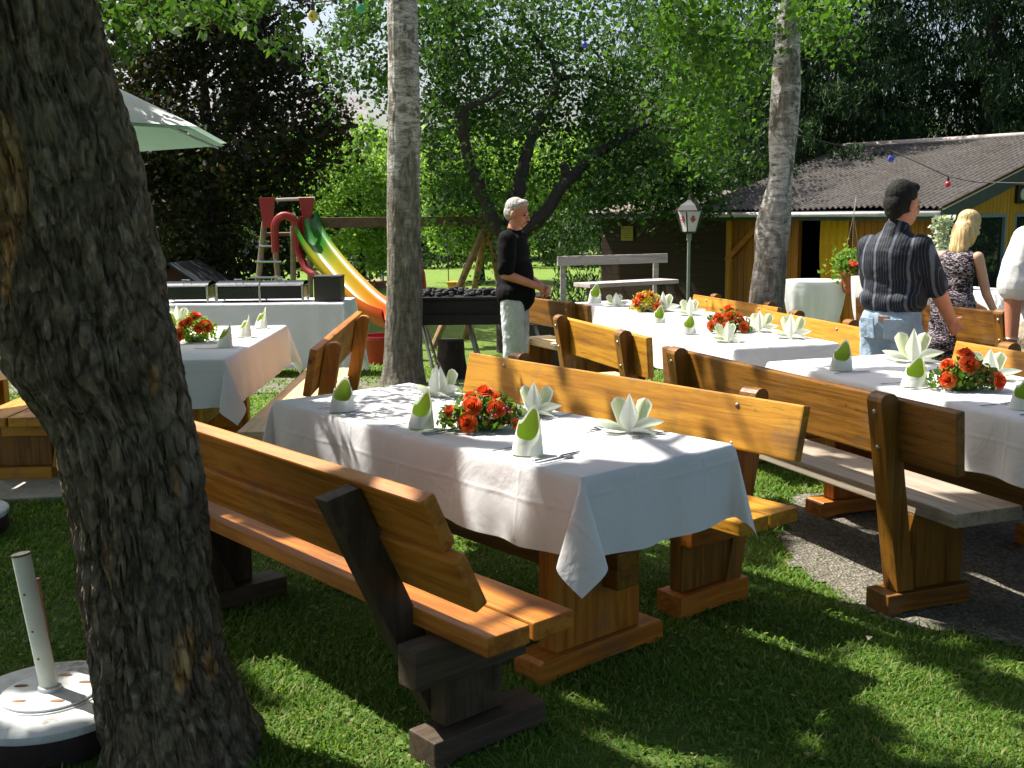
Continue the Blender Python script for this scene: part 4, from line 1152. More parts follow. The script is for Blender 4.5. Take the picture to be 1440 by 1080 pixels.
def put(kind, p, ang, label):
    o, used = protos[kind]
    if used: o = link(o.copy())
    protos[kind][1] = True
    o.location = p; o.rotation_euler = (0, 0, ang)
    tag(o, label, kind, 'cutlery laid beside the napkins')
def setting(fr, a, b, far, where, z=ZT + .0005, items=('fork', 'knife')):
    o, d, n = fr
    dirv = n if not far else -n
    ang = math.atan2(dirv.y, dirv.x)
    base = .035 if not far else .72 - .035
    for k, it in enumerate(items):
        off = {'fork': .10, 'knife': -.10, 'spoon': -.125}[it] * (1 if not far else -1)
        p = loc(fr, a + off + rnd.uniform(-.006, .006), b, z)
        put(it, p, ang + rnd.uniform(-.08, .08), 'steel %s %s of %s' % (it, 'left' if it == 'fork' else ('right' if it == 'knife' else 'beyond the knife'), where))
def ab(fr, p):
    q = Vector((p[0], p[1], 0)) - fr[0]; return q.dot(fr[1]), q.dot(fr[2])
for i, w_, far in ((0, 'the shaded cone napkin at the left end of the front table', 0), (1, 'the cone napkin left of the front roses', 0), (2, 'the tall cone napkin right of the front roses', 0), (3, 'the lily napkin behind the front roses on the left', 1), (4, 'the lily napkin behind the front roses on the right', 1), (5, 'the lone lily napkin on the front table', 1)):
    a, b = ab(FT1, nap[i][1])
    setting(FT1, a, .03 if not far else .69, far, w_, items=('fork', 'knife', 'spoon') if i in (1, 2, 5) else ('fork', 'knife'))
for i, w_, far in ((6, 'the first cone napkin on the right-hand table', 0), (7, 'the cone napkin before the roses of the right-hand table', 0), (8, 'the edge-cut cone napkin on the right-hand table', 0), (9, 'the tall lily napkin by the striped-shirt man', 1), (10, 'the lily napkin behind the right-hand roses', 1)):
    a, b = ab(FT2, nap[i][1]); setting(FT2, a, .04 if not far else .76, far, w_)
for i, w_, far in ((11, 'the left cone napkin on the middle back table', 0), (12, 'the front napkin on the middle back table', 0), (13, 'the lily napkin right of the flowers on the middle back table', 1), (14, 'the rightmost lily napkin on the middle back table', 1)):
    a, b = ab(FT3, nap[i][1]); setting(FT3, a, .03 if not far else .67, far, w_)
for i, w_ in ((20, 'the front one of three napkins on the left table'), (21, 'the middle one of three napkins on the left table'), (22, 'the rearmost of three napkins on the left table')):
    p = nap[i][1]
    for k, it in enumerate(('fork', 'knife')):
        put(it, (p[0] + .06, p[1] + (.12 if k == 0 else -.12), ZT + .001), PI, 'steel %s beside %s' % (it, w_))

# ------------------------------------------------------------------ flower centrepieces
def rose_mesh():
    m = MB(); r = 1.0
    for k in range(6):
        rk = .12 + .17 * k; n = 3 + min(3, k); h = 1.15 - .11 * k
        for j in range(n):
            a0 = 2 * PI * j / n + k * 1.3
            def fn(u, v, a0=a0, rk=rk, n=n, h=h, k=k):
                an = a0 + (u - .5) * 2 * PI / n * 1.55
                e = 1 - (abs(2 * u - 1)) ** 3 * .35
                rr = rk * (.45 + .55 * v ** .6) + .10 * v ** 4 * (k > 1) + (.02 * math.sin(an * 5 + k))
                return (math.cos(an) * rr, math.sin(an) * rr, h * v * e - .05 * v ** 6 * k)
            m.grid(fn, 5, 5)
    return m
rose0 = rose_mesh().build('rose', M['rose'], None, 'all')
rose_used = [False]
def bouquet(name, label, p, rz, lx, ly, h, roses, seed, mat=M['leaf_flower'], berries=True, nleaf=900, extra=None, fmat=None):
    t = thing(name, label, 'flowers', p, rz, 'flower centrepieces on the tables')
    g = np.random.default_rng(seed)
    n = nleaf
    d = g.normal(size=(n, 3)); d[:, 2] = np.abs(d[:, 2]); d /= np.linalg.norm(d, axis=1)[:, None]
    rr = g.uniform(.45, 1.08, n)
    P = d * rr[:, None] * np.array([lx, ly, h]) * .95; P[:, 2] += .012; P[:, 2] = np.maximum(P[:, 2], .010)
    Vv, Ff = leafquads(P, np.full(n, .030), g, .2, .55)
    Vv[:, 2] = np.maximum(Vv[:, 2], .003)
    np_mesh('foliage', Vv, Ff, mat, t)
    m = MB(); m.lathe([(lx * .35, 0.001), (lx * .4, .02), (lx * .3, .03)], (0, 0, 0), 16, 1, ly / lx); m.build('dish', simple('green_foam', (.03, .08, .03), .9), t)
    for (x, y, z, r) in roses:
        if not rose_used[0]: o = rose0; rose_used[0] = True; o.parent = t
        else: o = link(rose0.copy(), t)
        if fmat: 
            if o is not rose0:
                pass
        dv = Vector((x / lx, y / ly - .4, max(.15, z / h * .8))).normalized()
        q = dv.to_track_quat('Z', 'Y')
        o.location = Vector((x, y, z)) - dv * r * .4; o.rotation_euler = (q @ Euler((0, 0, rnd.uniform(0, 6))).to_quaternion()).to_euler(); o.scale = (r * 1.08,) * 3
    if berries:
        m = MB()
        for k in range(70):
            cx = rnd.choice([(.07, -.07), (.11, -.05), (.03, -.09), (-.12, -.02), (.13, 0)])
            a_ = rnd.uniform(0, 6.28); e = rnd.uniform(.1, 1.2)
            m.ball((cx[0] * lx / .19 + rnd.gauss(0, .018), cx[1] * ly / .12 + rnd.gauss(0, .012), rnd.uniform(.03, h * .7)), rnd.uniform(.004, .0065), 6, 4)
        tag(m.build('berries', M['berry'], t, 'all'), kind='stuff')
    return t
# world offsets: the roses face the camera (local -y towards the viewer)
c = pzp(678, 603, ZT)
bouquet('rose_centrepiece', 'low arrangement of orange roses, leaves and berries in the middle of the front table', c, 0.0, .165, .10, .125,
        [(-.035, -.06, .095, .034), (.055, -.055, .085, .032), (-.05, -.085, .040, .033), (.01, .02, .135, .034), (-.04, .0, .12, .028), (-.12, -.02, .07, .024), (.125, -.06, .03, .018), (.06, .0, .115, .025)], 1)
c = pzp(1355, 547, ZT)
bouquet('rose_centrepiece', 'bright orange roses with green leaves on the right-hand table', c, 0.0, .16, .10, .13,
        [(.0, -.05, .115, .040), (.005, .01, .155, .036), (-.085, -.02, .11, .030), (-.095, -.06, .05, .033), (.06, -.03, .095, .026), (.125, -.07, .045, .036)], 2)
c = pzp(1024, 467, ZT)
bouquet('rose_centrepiece', 'rounded orange flower arrangement on the middle back table', c, 0.0, .15, .10, .15,
        [(.0, -.05, .11, .038), (.0, .0, .155, .032), (-.07, -.03, .1, .036), (-.12, -.03, .05, .030), (.06, -.03, .1, .036), (.09, -.06, .04, .036), (-.03, -.07, .05, .028)], 3, nleaf=600)
c = pzp(910, 438, .70)
bouquet('rose_centrepiece', 'orange and yellow flower arrangement on the rearmost table', c, 0.0, .16, .10, .17,
        [(-.06, -.03, .13, .04), (.02, .0, .15, .034), (-.1, -.05, .08, .034), (.08, -.08, .05, .034)], 4, nleaf=600, mat=leafmat('yellow_green_leaves', [(.10, .16, .02), (.3, .3, .03), (.6, .4, .03), (.2, .25, .03)], .35))
c = pzp(275, 480, ZT)
bouquet('rose_centrepiece', 'orange and lime flower ball on the left table beside the trunk', c, 0.0, .15, .12, .17,
        [(.0, .0, .16, .040), (.08, -.03, .10, .040), (-.06, -.05, .11, .036), (-.08, -.09, .05, .038), (-.02, -.07, .13, .030), (.05, -.09, .09, .028)], 5, nleaf=600, mat=leafmat('lime_leaves', [(.10, .2, .02), (.25, .36, .03), (.16, .26, .03)], .35), berries=False)
# fallen petals and leaves on the lawn
# ------------------------------------------------------------------ people
SK = simple('sun_tanned_skin', (.48, .19, .11), .5, 0, .12, 14, .1, 120, .4)
SKP = simple('pale_skin', (.60, .36, .26), .5, 0, .08, 14, .1, 120, .4)
def cap_(bm, p0, r0, p1, r1, n=14, sq=None):
    p0 = Vector(p0); p1 = Vector(p1); ax = (p1 - p0); l = ax.length; ax = ax.normalized() if l > 1e-6 else Vector((0, 0, 1))
    a = ax.orthogonal().normalized(); b = ax.cross(a)
    rings = []
    for i in range(5): th = PI / 2 * (1 - i / 4); rings.append((p0 - ax * (r0 * math.sin(th)), r0 * math.cos(th) + 1e-4))
    for i in range(5): th = PI / 2 * (i / 4); rings.append((p1 + ax * (r1 * math.sin(th)), r1 * math.cos(th) + 1e-4))
    vr = [[bm.verts.new(c + (a * math.cos(2 * PI * k / n) + b * math.sin(2 * PI * k / n)) * r) for k in range(n)] for c, r in rings]
    for i in range(len(vr) - 1):
        for k in range(n): bm.faces.new((vr[i][k], vr[i][(k + 1) % n], vr[i + 1][(k + 1) % n], vr[i + 1][k]))
    bm.faces.new(vr[0][::-1]); bm.faces.new(vr[-1])
def ell_(bm, c, rad, rot=None, n=18, m=12):
    Mx = (rot or Matrix.Identity(3)); c = Vector(c)
    vr = []
    for i in range(m + 1):
        th = PI * i / m
        vr.append([bm.verts.new(c + Mx @ Vector((rad[0] * math.sin(th) * math.cos(2 * PI * k / n) if 0 < i < m else 1e-4 * math.cos(2 * PI * k / n), rad[1] * math.sin(th) * math.sin(2 * PI * k / n) if 0 < i < m else 1e-4 * math.sin(2 * PI * k / n), rad[2] * math.cos(th)))) for k in range(n)])
    for i in range(m):
        for k in range(n): bm.faces.new((vr[i][k], vr[i + 1][k], vr[i + 1][(k + 1) % n], vr[i][(k + 1) % n]))
    bm.faces.new(vr[0][::-1]) ; bm.faces.new(vr[-1])
def meld(name, prims, voxel, mat, parent, wrinkle=0.0, wsc=9, smooth=6, cut=None):
    """fuse capsules ('c', p0, r0, p1, r1) and ellipsoids ('e', centre, radii, rot) into ONE smooth skin"""
    bm = bmesh.new()
    for q in prims:
        if q[0] == 'c': cap_(bm, *q[1:5])
        else: ell_(bm, q[1], q[2], q[3] if len(q) > 3 else None)
    me = bpy.data.meshes.new(name); bm.to_mesh(me); bm.free()
    o = bpy.data.objects.new(name, me); link(o, None)
    r = o.modifiers.new('r', 'REMESH'); r.mode = 'VOXEL'; r.voxel_size = voxel; r.use_smooth_shade = True
    s = o.modifiers.new('s', 'SMOOTH'); s.iterations = smooth; s.factor = .5
    dg = bpy.context.evaluated_depsgraph_get(); dg.update()
    me2 = bpy.data.meshes.new_from_object(o.evaluated_get(dg))
    bpy.data.objects.remove(o); bpy.data.meshes.remove(me)
    if wrinkle or cut:
        n = len(me2.vertices); co = np.empty(n * 3, np.float32); no = np.empty(n * 3, np.float32)
        me2.vertices.foreach_get('co', co); me2.vertices.foreach_get('normal', no)
        co = co.reshape(-1, 3); no = no.reshape(-1, 3)
        if wrinkle:
            w = fbm(co * wsc + np.array([0, 0, 3.3]), 3); w = (1 - np.abs(2 * w - 1) * 2)
            co = co + no * (w * wrinkle)[:, None]
        me2.vertices.foreach_set('co', co.astype(np.float32).ravel()); me2.update()
    me2.name = name; me2.materials.clear(); me2.materials.append(mat)
    me2.polygons.foreach_set('use_smooth', [True] * len(me2.polygons))
    o = bpy.data.objects.new(name, me2); link(o, parent)
    return o
def rotm(x=0, y=0, z=0): return Euler((x, y, z)).to_matrix()
def hand(prims, w, direc, palm_n, curl=.5, s=1.0, side=1):
    """five fingers rooted in a palm; direc = towards the fingers, palm_n = out of the palm"""
    w = Vector(w); d = Vector(direc).normalized(); pn = Vector(palm_n); pn = (pn - d * pn.dot(d)).normalized(); r = d.cross(pn).normalized() * side
    for k in (-1.5, -.5, .5, 1.5):
        prims.append(('c', w + r * k * .012 * s, .015 * s, w + d * .085 * s + r * k * .019 * s, .0125 * s))
    for k, ln in ((-1.5, .058), (-.5, .072), (.5, .078), (1.5, .070)):
        a = w + d * .088 * s + r * k * .0205 * s
        d1 = (d * math.cos(curl) + pn * math.sin(curl)); d2 = (d * math.cos(curl * 2.2) + pn * math.sin(curl * 2.2))
        b = a + d1 * ln * .52 * s; c = b + d2 * ln * .5 * s
        prims.append(('c', a, .0092 * s, b, .0085 * s)); prims.append(('c', b, .0085 * s, c, .0072 * s))
    a = w + d * .025 * s + r * 1.6 * .014 * s
    b = a + (d * .6 + r * .75 + pn * .35) * .045 * s; c = b + (d * .8 + r * .2 + pn * .55) * .034 * s
    prims.append(('c', a, .013 * s, b, .0105 * s)); prims.append(('c', b, .0105 * s, c, .0085 * s))
def head(prims, c, s=1.0, yaw=0.0, pitch=0.0, ears=True, female=False):
    """head facing local +Y"""
    Rm = rotm(pitch, 0, 0); Rm = Matrix.Rotation(yaw, 3, 'Z') @ Rm
    c = Vector(c)
    def P(x, y, z): return c + Rm @ Vector((x * s, y * s, z * s))
    def E(x, y, z, a, b, d): prims.append(('e', P(x, y, z), (a * s, b * s, d * s), Rm))
    E(0, -.012, .03, .076, .094, .088); E(0, .022, -.035, .062, .066, .075); E(0, .05, -.083, .034, .034, .028)
    E(0, .072, .012, .052, .022, .022)                                  # brow
    E(.034, .068, -.03, .024, .018, .022); E(-.034, .068, -.03, .024, .018, .022)
    prims.append(('c', P(0, .088, .0), .009 * s, P(0, .108, -.034), .014 * s))
    E(0, .086, -.062, .024, .012, .008); E(0, .084, -.074, .02, .012, .008)
    if ears:
        for q in (-1, 1): E(q * .078, -.005, -.012, .011, .02, .03)
    return P, Rm
def eyes(parent, P, s=1.0):
    for q in (-1, 1):
        m = MB(); c = P(q * .031, .083, -.002); m.ball(c, .0105 * s, 10, 6); m.build('eye', simple('eye_dark', (.05, .035, .03), .2), parent, 'all')
    m = MB()
    for q in (-1, 1):
        m.tube([P(q * .018, .094, .016), P(q * .034, .092, .021), P(q * .05, .08, .015)], .0035 * s, 5)
    m.tube([P(-.02, .0965, -.068), P(0, .1, -.0675), P(.02, .0965, -.068)], .0028 * s, 5)
    m.build('face_lines', simple('brow_and_lip_shade', (.22, .10, .07), .7), parent, 'all')

def hair_cap(prims, P, Rm, s, zb=-.03):
    def E(x, y, z, a, b, d): prims.append(('e', P(x, y, z), (a * s, b * s, d * s), Rm))
    E(0, -.022, .046, .0815, .094, .084); E(0, -.055, .0, .074, .062, .075); E(.048, -.03, .0, .033, .05, .052); E(-.048, -.03, .0, .033, .05, .052)
    E(0, .04, .092, .055, .045, .03)

def stripes_mat():
    m, nt, out = newmat('navy_pinstripe_shirt')
    tc = N(nt, 'ShaderNodeTexCoord'); sp = N(nt, 'ShaderNodeSeparateXYZ'); L(nt, tc.outputs['Object'], sp.inputs[0])
    wob = math_(nt, 'MULTIPLY', math_(nt, 'SUBTRACT', noise(nt, tc.outputs['Object'], 5, 3), .5), .03)
    x = math_(nt, 'ADD', sp.outputs[0], wob)
    f = math_(nt, 'FRACT', math_(nt, 'MULTIPLY', x, 1 / .0165))
    f2 = math_(nt, 'FRACT', math_(nt, 'MULTIPLY', x, 1 / .099))
    a = math_(nt, 'LESS_THAN', math_(nt, 'ABSOLUTE', math_(nt, 'SUBTRACT', f, .5)), .10)
    b = math_(nt, 'LESS_THAN', math_(nt, 'ABSOLUTE', math_(nt, 'SUBTRACT', f2, .5)), .07)
    c = mix(nt, a, (.005, .007, .014), (.042, .052, .07)); c = mix(nt, b, c, (.09, .10, .13))
    princ(nt, out, c, .7, 0, bump(nt, noise(nt, tc.outputs['Object'], 14, 3), .4, .02), .25)
    return m
def dress_mat():
    m, nt, out = newmat('patterned_dress_fabric')
    v = coords(nt, (1, 1, 1.6), rot=(0, .5, 0))
    w = N(nt, 'ShaderNodeTexVoronoi'); w.inputs['Scale'].default_value = 34; L(nt, v, w.inputs['Vector'])
    n1 = noise(nt, coords(nt, (26, 26, 60), rot=(0.3, .7, 0)), 1, 3, .6, 1.5)
    c = ramp(nt, n1, [(.50, (.010, .008, .013)), (.53, (.08, .03, .055)), (.56, (.45, .40, .42)), (.60, (.40, .36, .38)), (.63, (.015, .012, .018))])
    princ(nt, out, c, .7, 0, bump(nt, noise(nt, v, 10, 3), .4, .03), .2)
    return m
def jeans_mat(name, col):
    m, nt, out = newmat(name)
    v = coords(nt); c = ramp(nt, noise(nt, v, 8, 5, .65), [(.3, tuple(x * .75 for x in col)), (.7, tuple(min(1, x * 1.15) for x in col))])
    princ(nt, out, c, .85, 0, bump(nt, noise(nt, v, 300, 2), .2, .002, bump(nt, noise(nt, v, 9, 4, .6, 1.0), .6, .03)), .2)
    return m
HAIRG = simple('grey_hair', (.33, .31, .29), .6, 0, .45, 60, .8, 160)
HAIRD = simple('dark_grey_hair', (.009, .008, .0075), .75, 0, .4, 60, .5, 160, .2)

# man in black shirt: faces right, forearms bent, hands together
def man_black():
    t = thing('person', 'grey-haired man in a black short-sleeved shirt and pale grey trousers standing with his hands together', 'person', (0.03, 9.4, ground_z(9.4)), R(-104))
    t.scale = (1.02, 1.02, 1.01)
    b = []
    P, Rm = head(b, (0, .03, 1.60), 1.02, R(-12), R(-10))
    b += [('c', (0, -.01, 1.40), .064, (0, .02, 1.53), .058), ('e', (0, -.005, 1.27), (.17, .105, .17)), ('e', (0, .03, 1.08), (.16, .12, .17)), ('e', (0, 0, .93), (.155, .11, .12))]
    for q in (-1, 1):
        b += [('c', (q * .085, 0, .90), .08, (q * .09, .01, .50), .056), ('c', (q * .09, .01, .50), .054, (q * .09, -.02, .10), .038), ('c', (q * .09, -.03, .045), .038, (q * .1, .13, .03), .03)]
    arms = {1: ((.19, -.01, 1.385), (.245, -.015, 1.10), (.075, .235, .985)), -1: ((-.19, -.01, 1.385), (-.245, -.015, 1.10), (-.06, .245, .965))}
    for q, (s_, e_, w_) in arms.items():
        b += [('c', s_, .052, e_, .043), ('c', e_, .043, w_, .029)]
    hand(b, arms[1][2], (-.55, .45, -.35), (-.5, -.5, -.2), .75, 1.0, -1)
    hand(b, arms[-1][2], (.5, .5, -.1), (.2, -.8, .1), .7, 1.0, 1)
    meld('body', b, .0055, SK, t)
    eyes(t, P, 1.02)
    h = []; hair_cap(h, P, Rm, .99); meld('hair', h, .005, HAIRG, t, .0022, 45, 5)
    s = [('e', (0, -.005, 1.26), (.195, .13, .185)), ('e', (0, .025, 1.08), (.175, .135, .19)), ('c', (0, .01, 1.0), .16, (0, .01, .92), .165), ('e', (0, .0, .93), (.195, .158, .135)), ('c', (0, -.01, 1.38), .085, (0, 0, 1.44), .066), ('e', (0, -.01, 1.35), (.19, .09, .085))]
    for q, (s_, e_, w_) in arms.items():
        mid = Vector(s_).lerp(Vector(e_), .82); s += [('c', s_, .075, mid, .072)]
    meld('shirt', s, .008, simple('black_shirt_cotton', (.004, .004, .005), .85, 0, .3, 12, .3, 200, .12), t, .007, 8)
    p = [('e', (0, 0, .90), (.165, .125, .12))]
    for q in (-1, 1): p += [('c', (q * .085, 0, .86), .098, (q * .092, .01, .50), .084), ('c', (q * .092, .01, .50), .082, (q * .092, -.015, .10), .072)]
    meld('trousers', p, .009, jeans_mat('pale_grey_cotton', (.50, .53, .56)), t, .009, 9)
    sh_ = []
    for q in (-1, 1): sh_ += [('c', (q * .09, -.04, .04), .044, (q * .102, .14, .032), .038)]
    meld('shoes', sh_, .008, simple('brown_leather', (.05, .03, .02), .5), t)
    return t
man_black()

def man_striped():
    t = thing('person', 'dark-haired man seen from behind in a navy striped shirt and light blue jeans, looking right', 'person', (2.22, 6.35, 0), R(-46))
    t.scale = (.93, .96, 1)
    b = []
    P, Rm = head(b, (.03, .02, 1.575), 1.08, R(-20), R(-6))
    b += [('c', (0, -.01, 1.38), .07, (.02, .01, 1.50), .063), ('e', (0, -.005, 1.25), (.18, .12, .17)), ('e', (0, .04, 1.08), (.18, .14, .17)), ('e', (0, 0, .93), (.165, .12, .12))]
    for q in (-1, 1):
        b += [('c', (q * .09, 0, .88), .085, (q * .10, .01, .50), .06), ('c', (q * .10, .01, .50), .056, (q * .10, -.02, .10), .04), ('c', (q * .10, -.03, .045), .038, (q * .11, .13, .03), .03)]
    arms = {1: ((.165, -.01, 1.335), (.225, .13, 1.08), (.215, .345, .90)), -1: ((-.165, -.01, 1.335), (-.19, .10, 1.10), (-.12, .32, .98))}
    for q, (s_, e_, w_) in arms.items():
        b += [('c', s_, .056, e_, .052), ('c', e_, .052, w_, .036)]
    hand(b, arms[1][2], (.10, .60, -.60), (-.3, .5, -.1), .55, 1.1, 1)
    hand(b, arms[-1][2], (.5, .5, -.1), (.2, -.8, .1), .7, 1.0, 1)
    meld('body', b, .0055, SK, t)
    eyes(t, P, 1.08)
    h = []; hair_cap(h, P, Rm, 1.08)
    h.append(('e', P(0, -.06, -.03), (.068, .05, .062), Rm)); meld('hair', h, .005, HAIRD, t, .002, 45, 6)
    s = [('e', (0, -.01, 1.25), (.205, .145, .185)), ('e', (0, .035, 1.09), (.20, .17, .19)), ('e', (0, .012, 1.02), (.198, .160, .105)), ('c', (0, -.015, 1.37), .095, (.01, -.005, 1.435), .072), ('e', (0, -.015, 1.315), (.205, .10, .095)), ('e', (.10, 0, 1.03), (.10, .14, .08)), ('e', (-.10, 0, 1.03), (.10, .14, .08))]
    for q, (s_, e_, w_) in arms.items():
        mid = Vector(s_).lerp(Vector(e_), .86); s += [('c', Vector(s_) + Vector((0, 0, -.008)), .076, mid, .074)]
    meld('shirt', s, .008, stripes_mat(), t, .008, 7)
    p = [('e', (0, 0, .915), (.18, .14, .13))]
    for q in (-1, 1): p += [('e', (q * .08, -.045, .885), (.095, .10, .11)), ('c', (q * .09, 0, .84), .105, (q * .10, .01, .50), .088), ('c', (q * .10, .01, .50), .086, (q * .10, -.015, .10), .074)]
    jm = jeans_mat('light_blue_denim', (.27, .36, .46))
    tr = meld('jeans', p, .009, jm, t, .008, 9)
    m = MB(); m.box((.02, -.140, .925), (.07, .012, .035), rotm(.1, 0, 0), .002); m.build('leather_label', simple('tan_leather_label', (.22, .12, .07), .6), tr)
    m = MB(); m.box((.085, -.142, .87), (.11, .008, .12), rotm(.15, 0, .3), .003); m.box((-.085, -.142, .87), (.11, .008, .12), rotm(.15, 0, -.3), .003); m.build('back_pocket', jm, tr)
    sh_ = []
    for q in (-1, 1): sh_ += [('c', (q * .10, -.04, .04), .044, (q * .112, .14, .032), .038)]
    meld('shoes', sh_, .008, simple('grey_shoes', (.08, .08, .08), .5), t)
man_striped()

def blond_mat():
    m, nt, out = newmat('straight_blond_hair')
    f = noise(nt, coords(nt, (55, 55, 3)), 1, 4, .6, .3)
    c = ramp(nt, f, [(.35, (.28, .18, .07)), (.5, (.55, .39, .17)), (.65, (.72, .56, .30))])
    princ(nt, out, c, .4, 0, bump(nt, f, .8, .012), .4); return m
def woman():
    t = thing('person', 'woman with long blond hair in a sleeveless dark patterned dress, leaning over the table beyond', 'person', (3.26, 8.0, ground_z(8)), R(-62))
    b = []
    P, Rm = head(b, (0, .10, 1.43), .95, R(8), R(-18))
    b += [('c', (0, .02, 1.24), .045, (0, .08, 1.36), .042), ('e', (0, .0, 1.14), (.135, .09, .14)), ('e', (0, -.01, .99), (.115, .085, .13)), ('e', (0, -.03, .86), (.155, .12, .13))]
    for q in (-1, 1):
        b += [('c', (q * .08, -.03, .82), .08, (q * .08, .0, .46), .052), ('c', (q * .08, .0, .46), .05, (q * .08, -.03, .10), .034), ('c', (q * .08, -.03, .045), .03, (q * .085, .12, .028), .026)]
    arms = {1: ((.155, .02, 1.215), (.17, .11, .95), (.14, .27, .78)), -1: ((-.155, .02, 1.215), (-.17, .16, .97), (-.10, .34, .84))}
    for q, (s_, e_, w_) in arms.items(): b += [('c', s_, .04, e_, .033), ('c', e_, .033, w_, .022)]
    hand(b, arms[1][2], (-.1, .6, -.7), (-.6, -.3, -.3), .5, .88, -1)
    hand(b, arms[-1][2], (.2, .7, -.4), (.1, -.3, -.9), .5, .88, 1)
    meld('body', b, .005, SKP, t)
    eyes(t, P, .95)
    h = []
    def E(x, y, z, a, b_, d): h.append(('e', P(x, y, z), (a, b_, d), Rm))
    E(0, -.02, .042, .080, .095, .083); E(0, -.06, -.03, .078, .06, .10); E(0, -.075, -.12, .078, .045, .11); E(.055, -.03, -.06, .033, .05, .11); E(-.055, -.03, -.06, .033, .05, .11); E(0, -.078, -.07, .08, .052, .12); E(.02, -.075, -.19, .055, .035, .07); E(-.02, -.08, -.18, .055, .035, .07)
    meld('hair', h, .006, blond_mat(), t, 0, 26, 14)
    s = [('e', (0, .0, 1.13), (.147, .107, .13)), ('e', (0, -.01, .99), (.128, .10, .14)), ('e', (0, -.03, .86), (.17, .138, .13)), ('c', (.10, .01, 1.2), .048, (.04, .0, 1.22), .055), ('c', (-.10, .01, 1.2), .048, (-.04, .0, 1.22), .055), ('c', (0, -.03, .84), .15, (0, -.02, .52), .165), ('e', (-.02, -.10, .58), (.15, .14, .1))]
    meld('dress', s, .009, dress_mat(), t, .010, 7)
    sh_ = []
    for q in (-1, 1): sh_ += [('c', (q * .08, -.04, .03), .034, (q * .087, .13, .028), .03)]
    meld('shoes', sh_, .008, simple('black_sandals', (.02, .02, .02), .5), t)
woman()

def man_white():
    t = thing('person', 'person in a white shirt at the right edge, only one sleeve and forearm in view', 'person', (2.98, 6.05, 0), R(20))
    b = []
    P, Rm = head(b, (0, .06, 1.60), 1.02, R(0), R(-20))
    b += [('c', (0, -.01, 1.40), .064, (0, .04, 1.53), .058), ('e', (0, 0, 1.27), (.17, .11, .17)), ('e', (0, .03, 1.08), (.165, .13, .17)), ('e', (0, 0, .93), (.16, .12, .12))]
    for q in (-1, 1):
        b += [('c', (q * .09, 0, .88), .085, (q * .10, .01, .50), .06), ('c', (q * .10, .01, .50), .056, (q * .10, -.02, .10), .04), ('c', (q * .10, -.03, .045), .038, (q * .11, .13, .03), .03)]
    arms = {-1: ((-.19, .0, 1.37), (-.255, .0, 1.08), (-.265, -.02, .83)), 1: ((.19, 0, 1.37), (.24, .02, 1.08), (.2, .2, .9))}
    for q, (s_, e_, w_) in arms.items(): b += [('c', s_, .054, e_, .047), ('c', e_, .048, w_, .031)]
    hand(b, arms[-1][2], (.0, .15, -1), (.8, -.1, 0), .5, 1.05, 1)
    hand(b, arms[1][2], (0, .5, -.6), (-.8, -.1, 0), .5, 1.05, -1)
    meld('body', b, .0055, SK, t)
    eyes(t, P, 1.02)
    h = []; hair_cap(h, P, Rm, 1.02); meld('hair', h, .006, HAIRG, t, .004, 60, 2)
    s = [('e', (0, 0, 1.26), (.205, .14, .185)), ('e', (0, .03, 1.08), (.20, .165, .19)), ('c', (0, .01, 1.0), .165, (0, .01, .86), .17), ('c', (0, -.01, 1.38), .09, (0, .0, 1.44), .07), ('e', (0, -.01, 1.34), (.20, .095, .085))]
    for q, (s_, e_, w_) in arms.items():
        mid = Vector(s_).lerp(Vector(e_), .80); s += [('c', s_, .080, mid, .092)]
    meld('shirt', s, .008, simple('white_shirt_cotton', (.78, .78, .78), .75, 0, .04, 12, .3, 200, .2, (.12, None)), t, .009, 7)
    p = [('e', (0, 0, .90), (.17, .13, .12))]
    for q in (-1, 1): p += [('c', (q * .09, 0, .84), .10, (q * .10, .01, .50), .086), ('c', (q * .10, .01, .50), .084, (q * .10, -.015, .10), .072)]
    meld('trousers', p, .009, jeans_mat('sand_cotton', (.35, .3, .22)), t, .008, 9)
    sh_ = []
    for q in (-1, 1): sh_ += [('c', (q * .10, -.04, .04), .044, (q * .112, .14, .032), .038)]
    meld('shoes', sh_, .008, simple('dark_shoes', (.03, .03, .03), .5), t)
    w = MB(); w.tube([Vector(arms[-1][2]) + Vector((math.cos(a) * .034, math.sin(a) * .034, .012)) for a in [2 * PI * k / 20 for k in range(21)]], .006, 6); w.build('bracelet', M['steel'], t, 'all')
man_white()
# ------------------------------------------------------------------ the wooden hut
def boards_mat(name, base, dark, pitch_, axis='X', rough=.6):
    m, nt, out = newmat(name)
    tc = N(nt, 'ShaderNodeTexCoord'); sp = N(nt, 'ShaderNodeSeparateXYZ'); L(nt, tc.outputs['Object'], sp.inputs[0])
    x = math_(nt, 'MULTIPLY', sp.outputs['XYZ'.index(axis)], 1 / pitch_)
    f = math_(nt, 'FRACT', x); d = math_(nt, 'ABSOLUTE', math_(nt, 'SUBTRACT', f, .5))
    gap = math_(nt, 'MULTIPLY', math_(nt, 'SUBTRACT', d, .42), 14, True)
    idn = N(nt, 'ShaderNodeTexWhiteNoise', noise_dimensions='1D'); L(nt, math_(nt, 'FLOOR', x), idn.inputs['W'])
    sc = (30, 30, 1.5) if axis != 'Z' else (1.5, 1.5, 30)
    g = noise(nt, coords(nt, sc), 1, 5, .6, .6)
    c = ramp(nt, g, [(.3, tuple(q * .62 for q in base)), (.55, base), (.75, tuple(q * 1.2 for q in base))])
    c = mix(nt, math_(nt, 'MULTIPLY', idn.outputs['Value'], .35), c, tuple(q * .6 for q in base))
    c = mix(nt, gap, c, dark)
    princ(nt, out, c, rough, 0, bump(nt, gap, -.6, .01), .3)
    return m
YB = boards_mat('yellow_glazed_boards', (.42, .17, .012), (.10, .045, .01), .10)
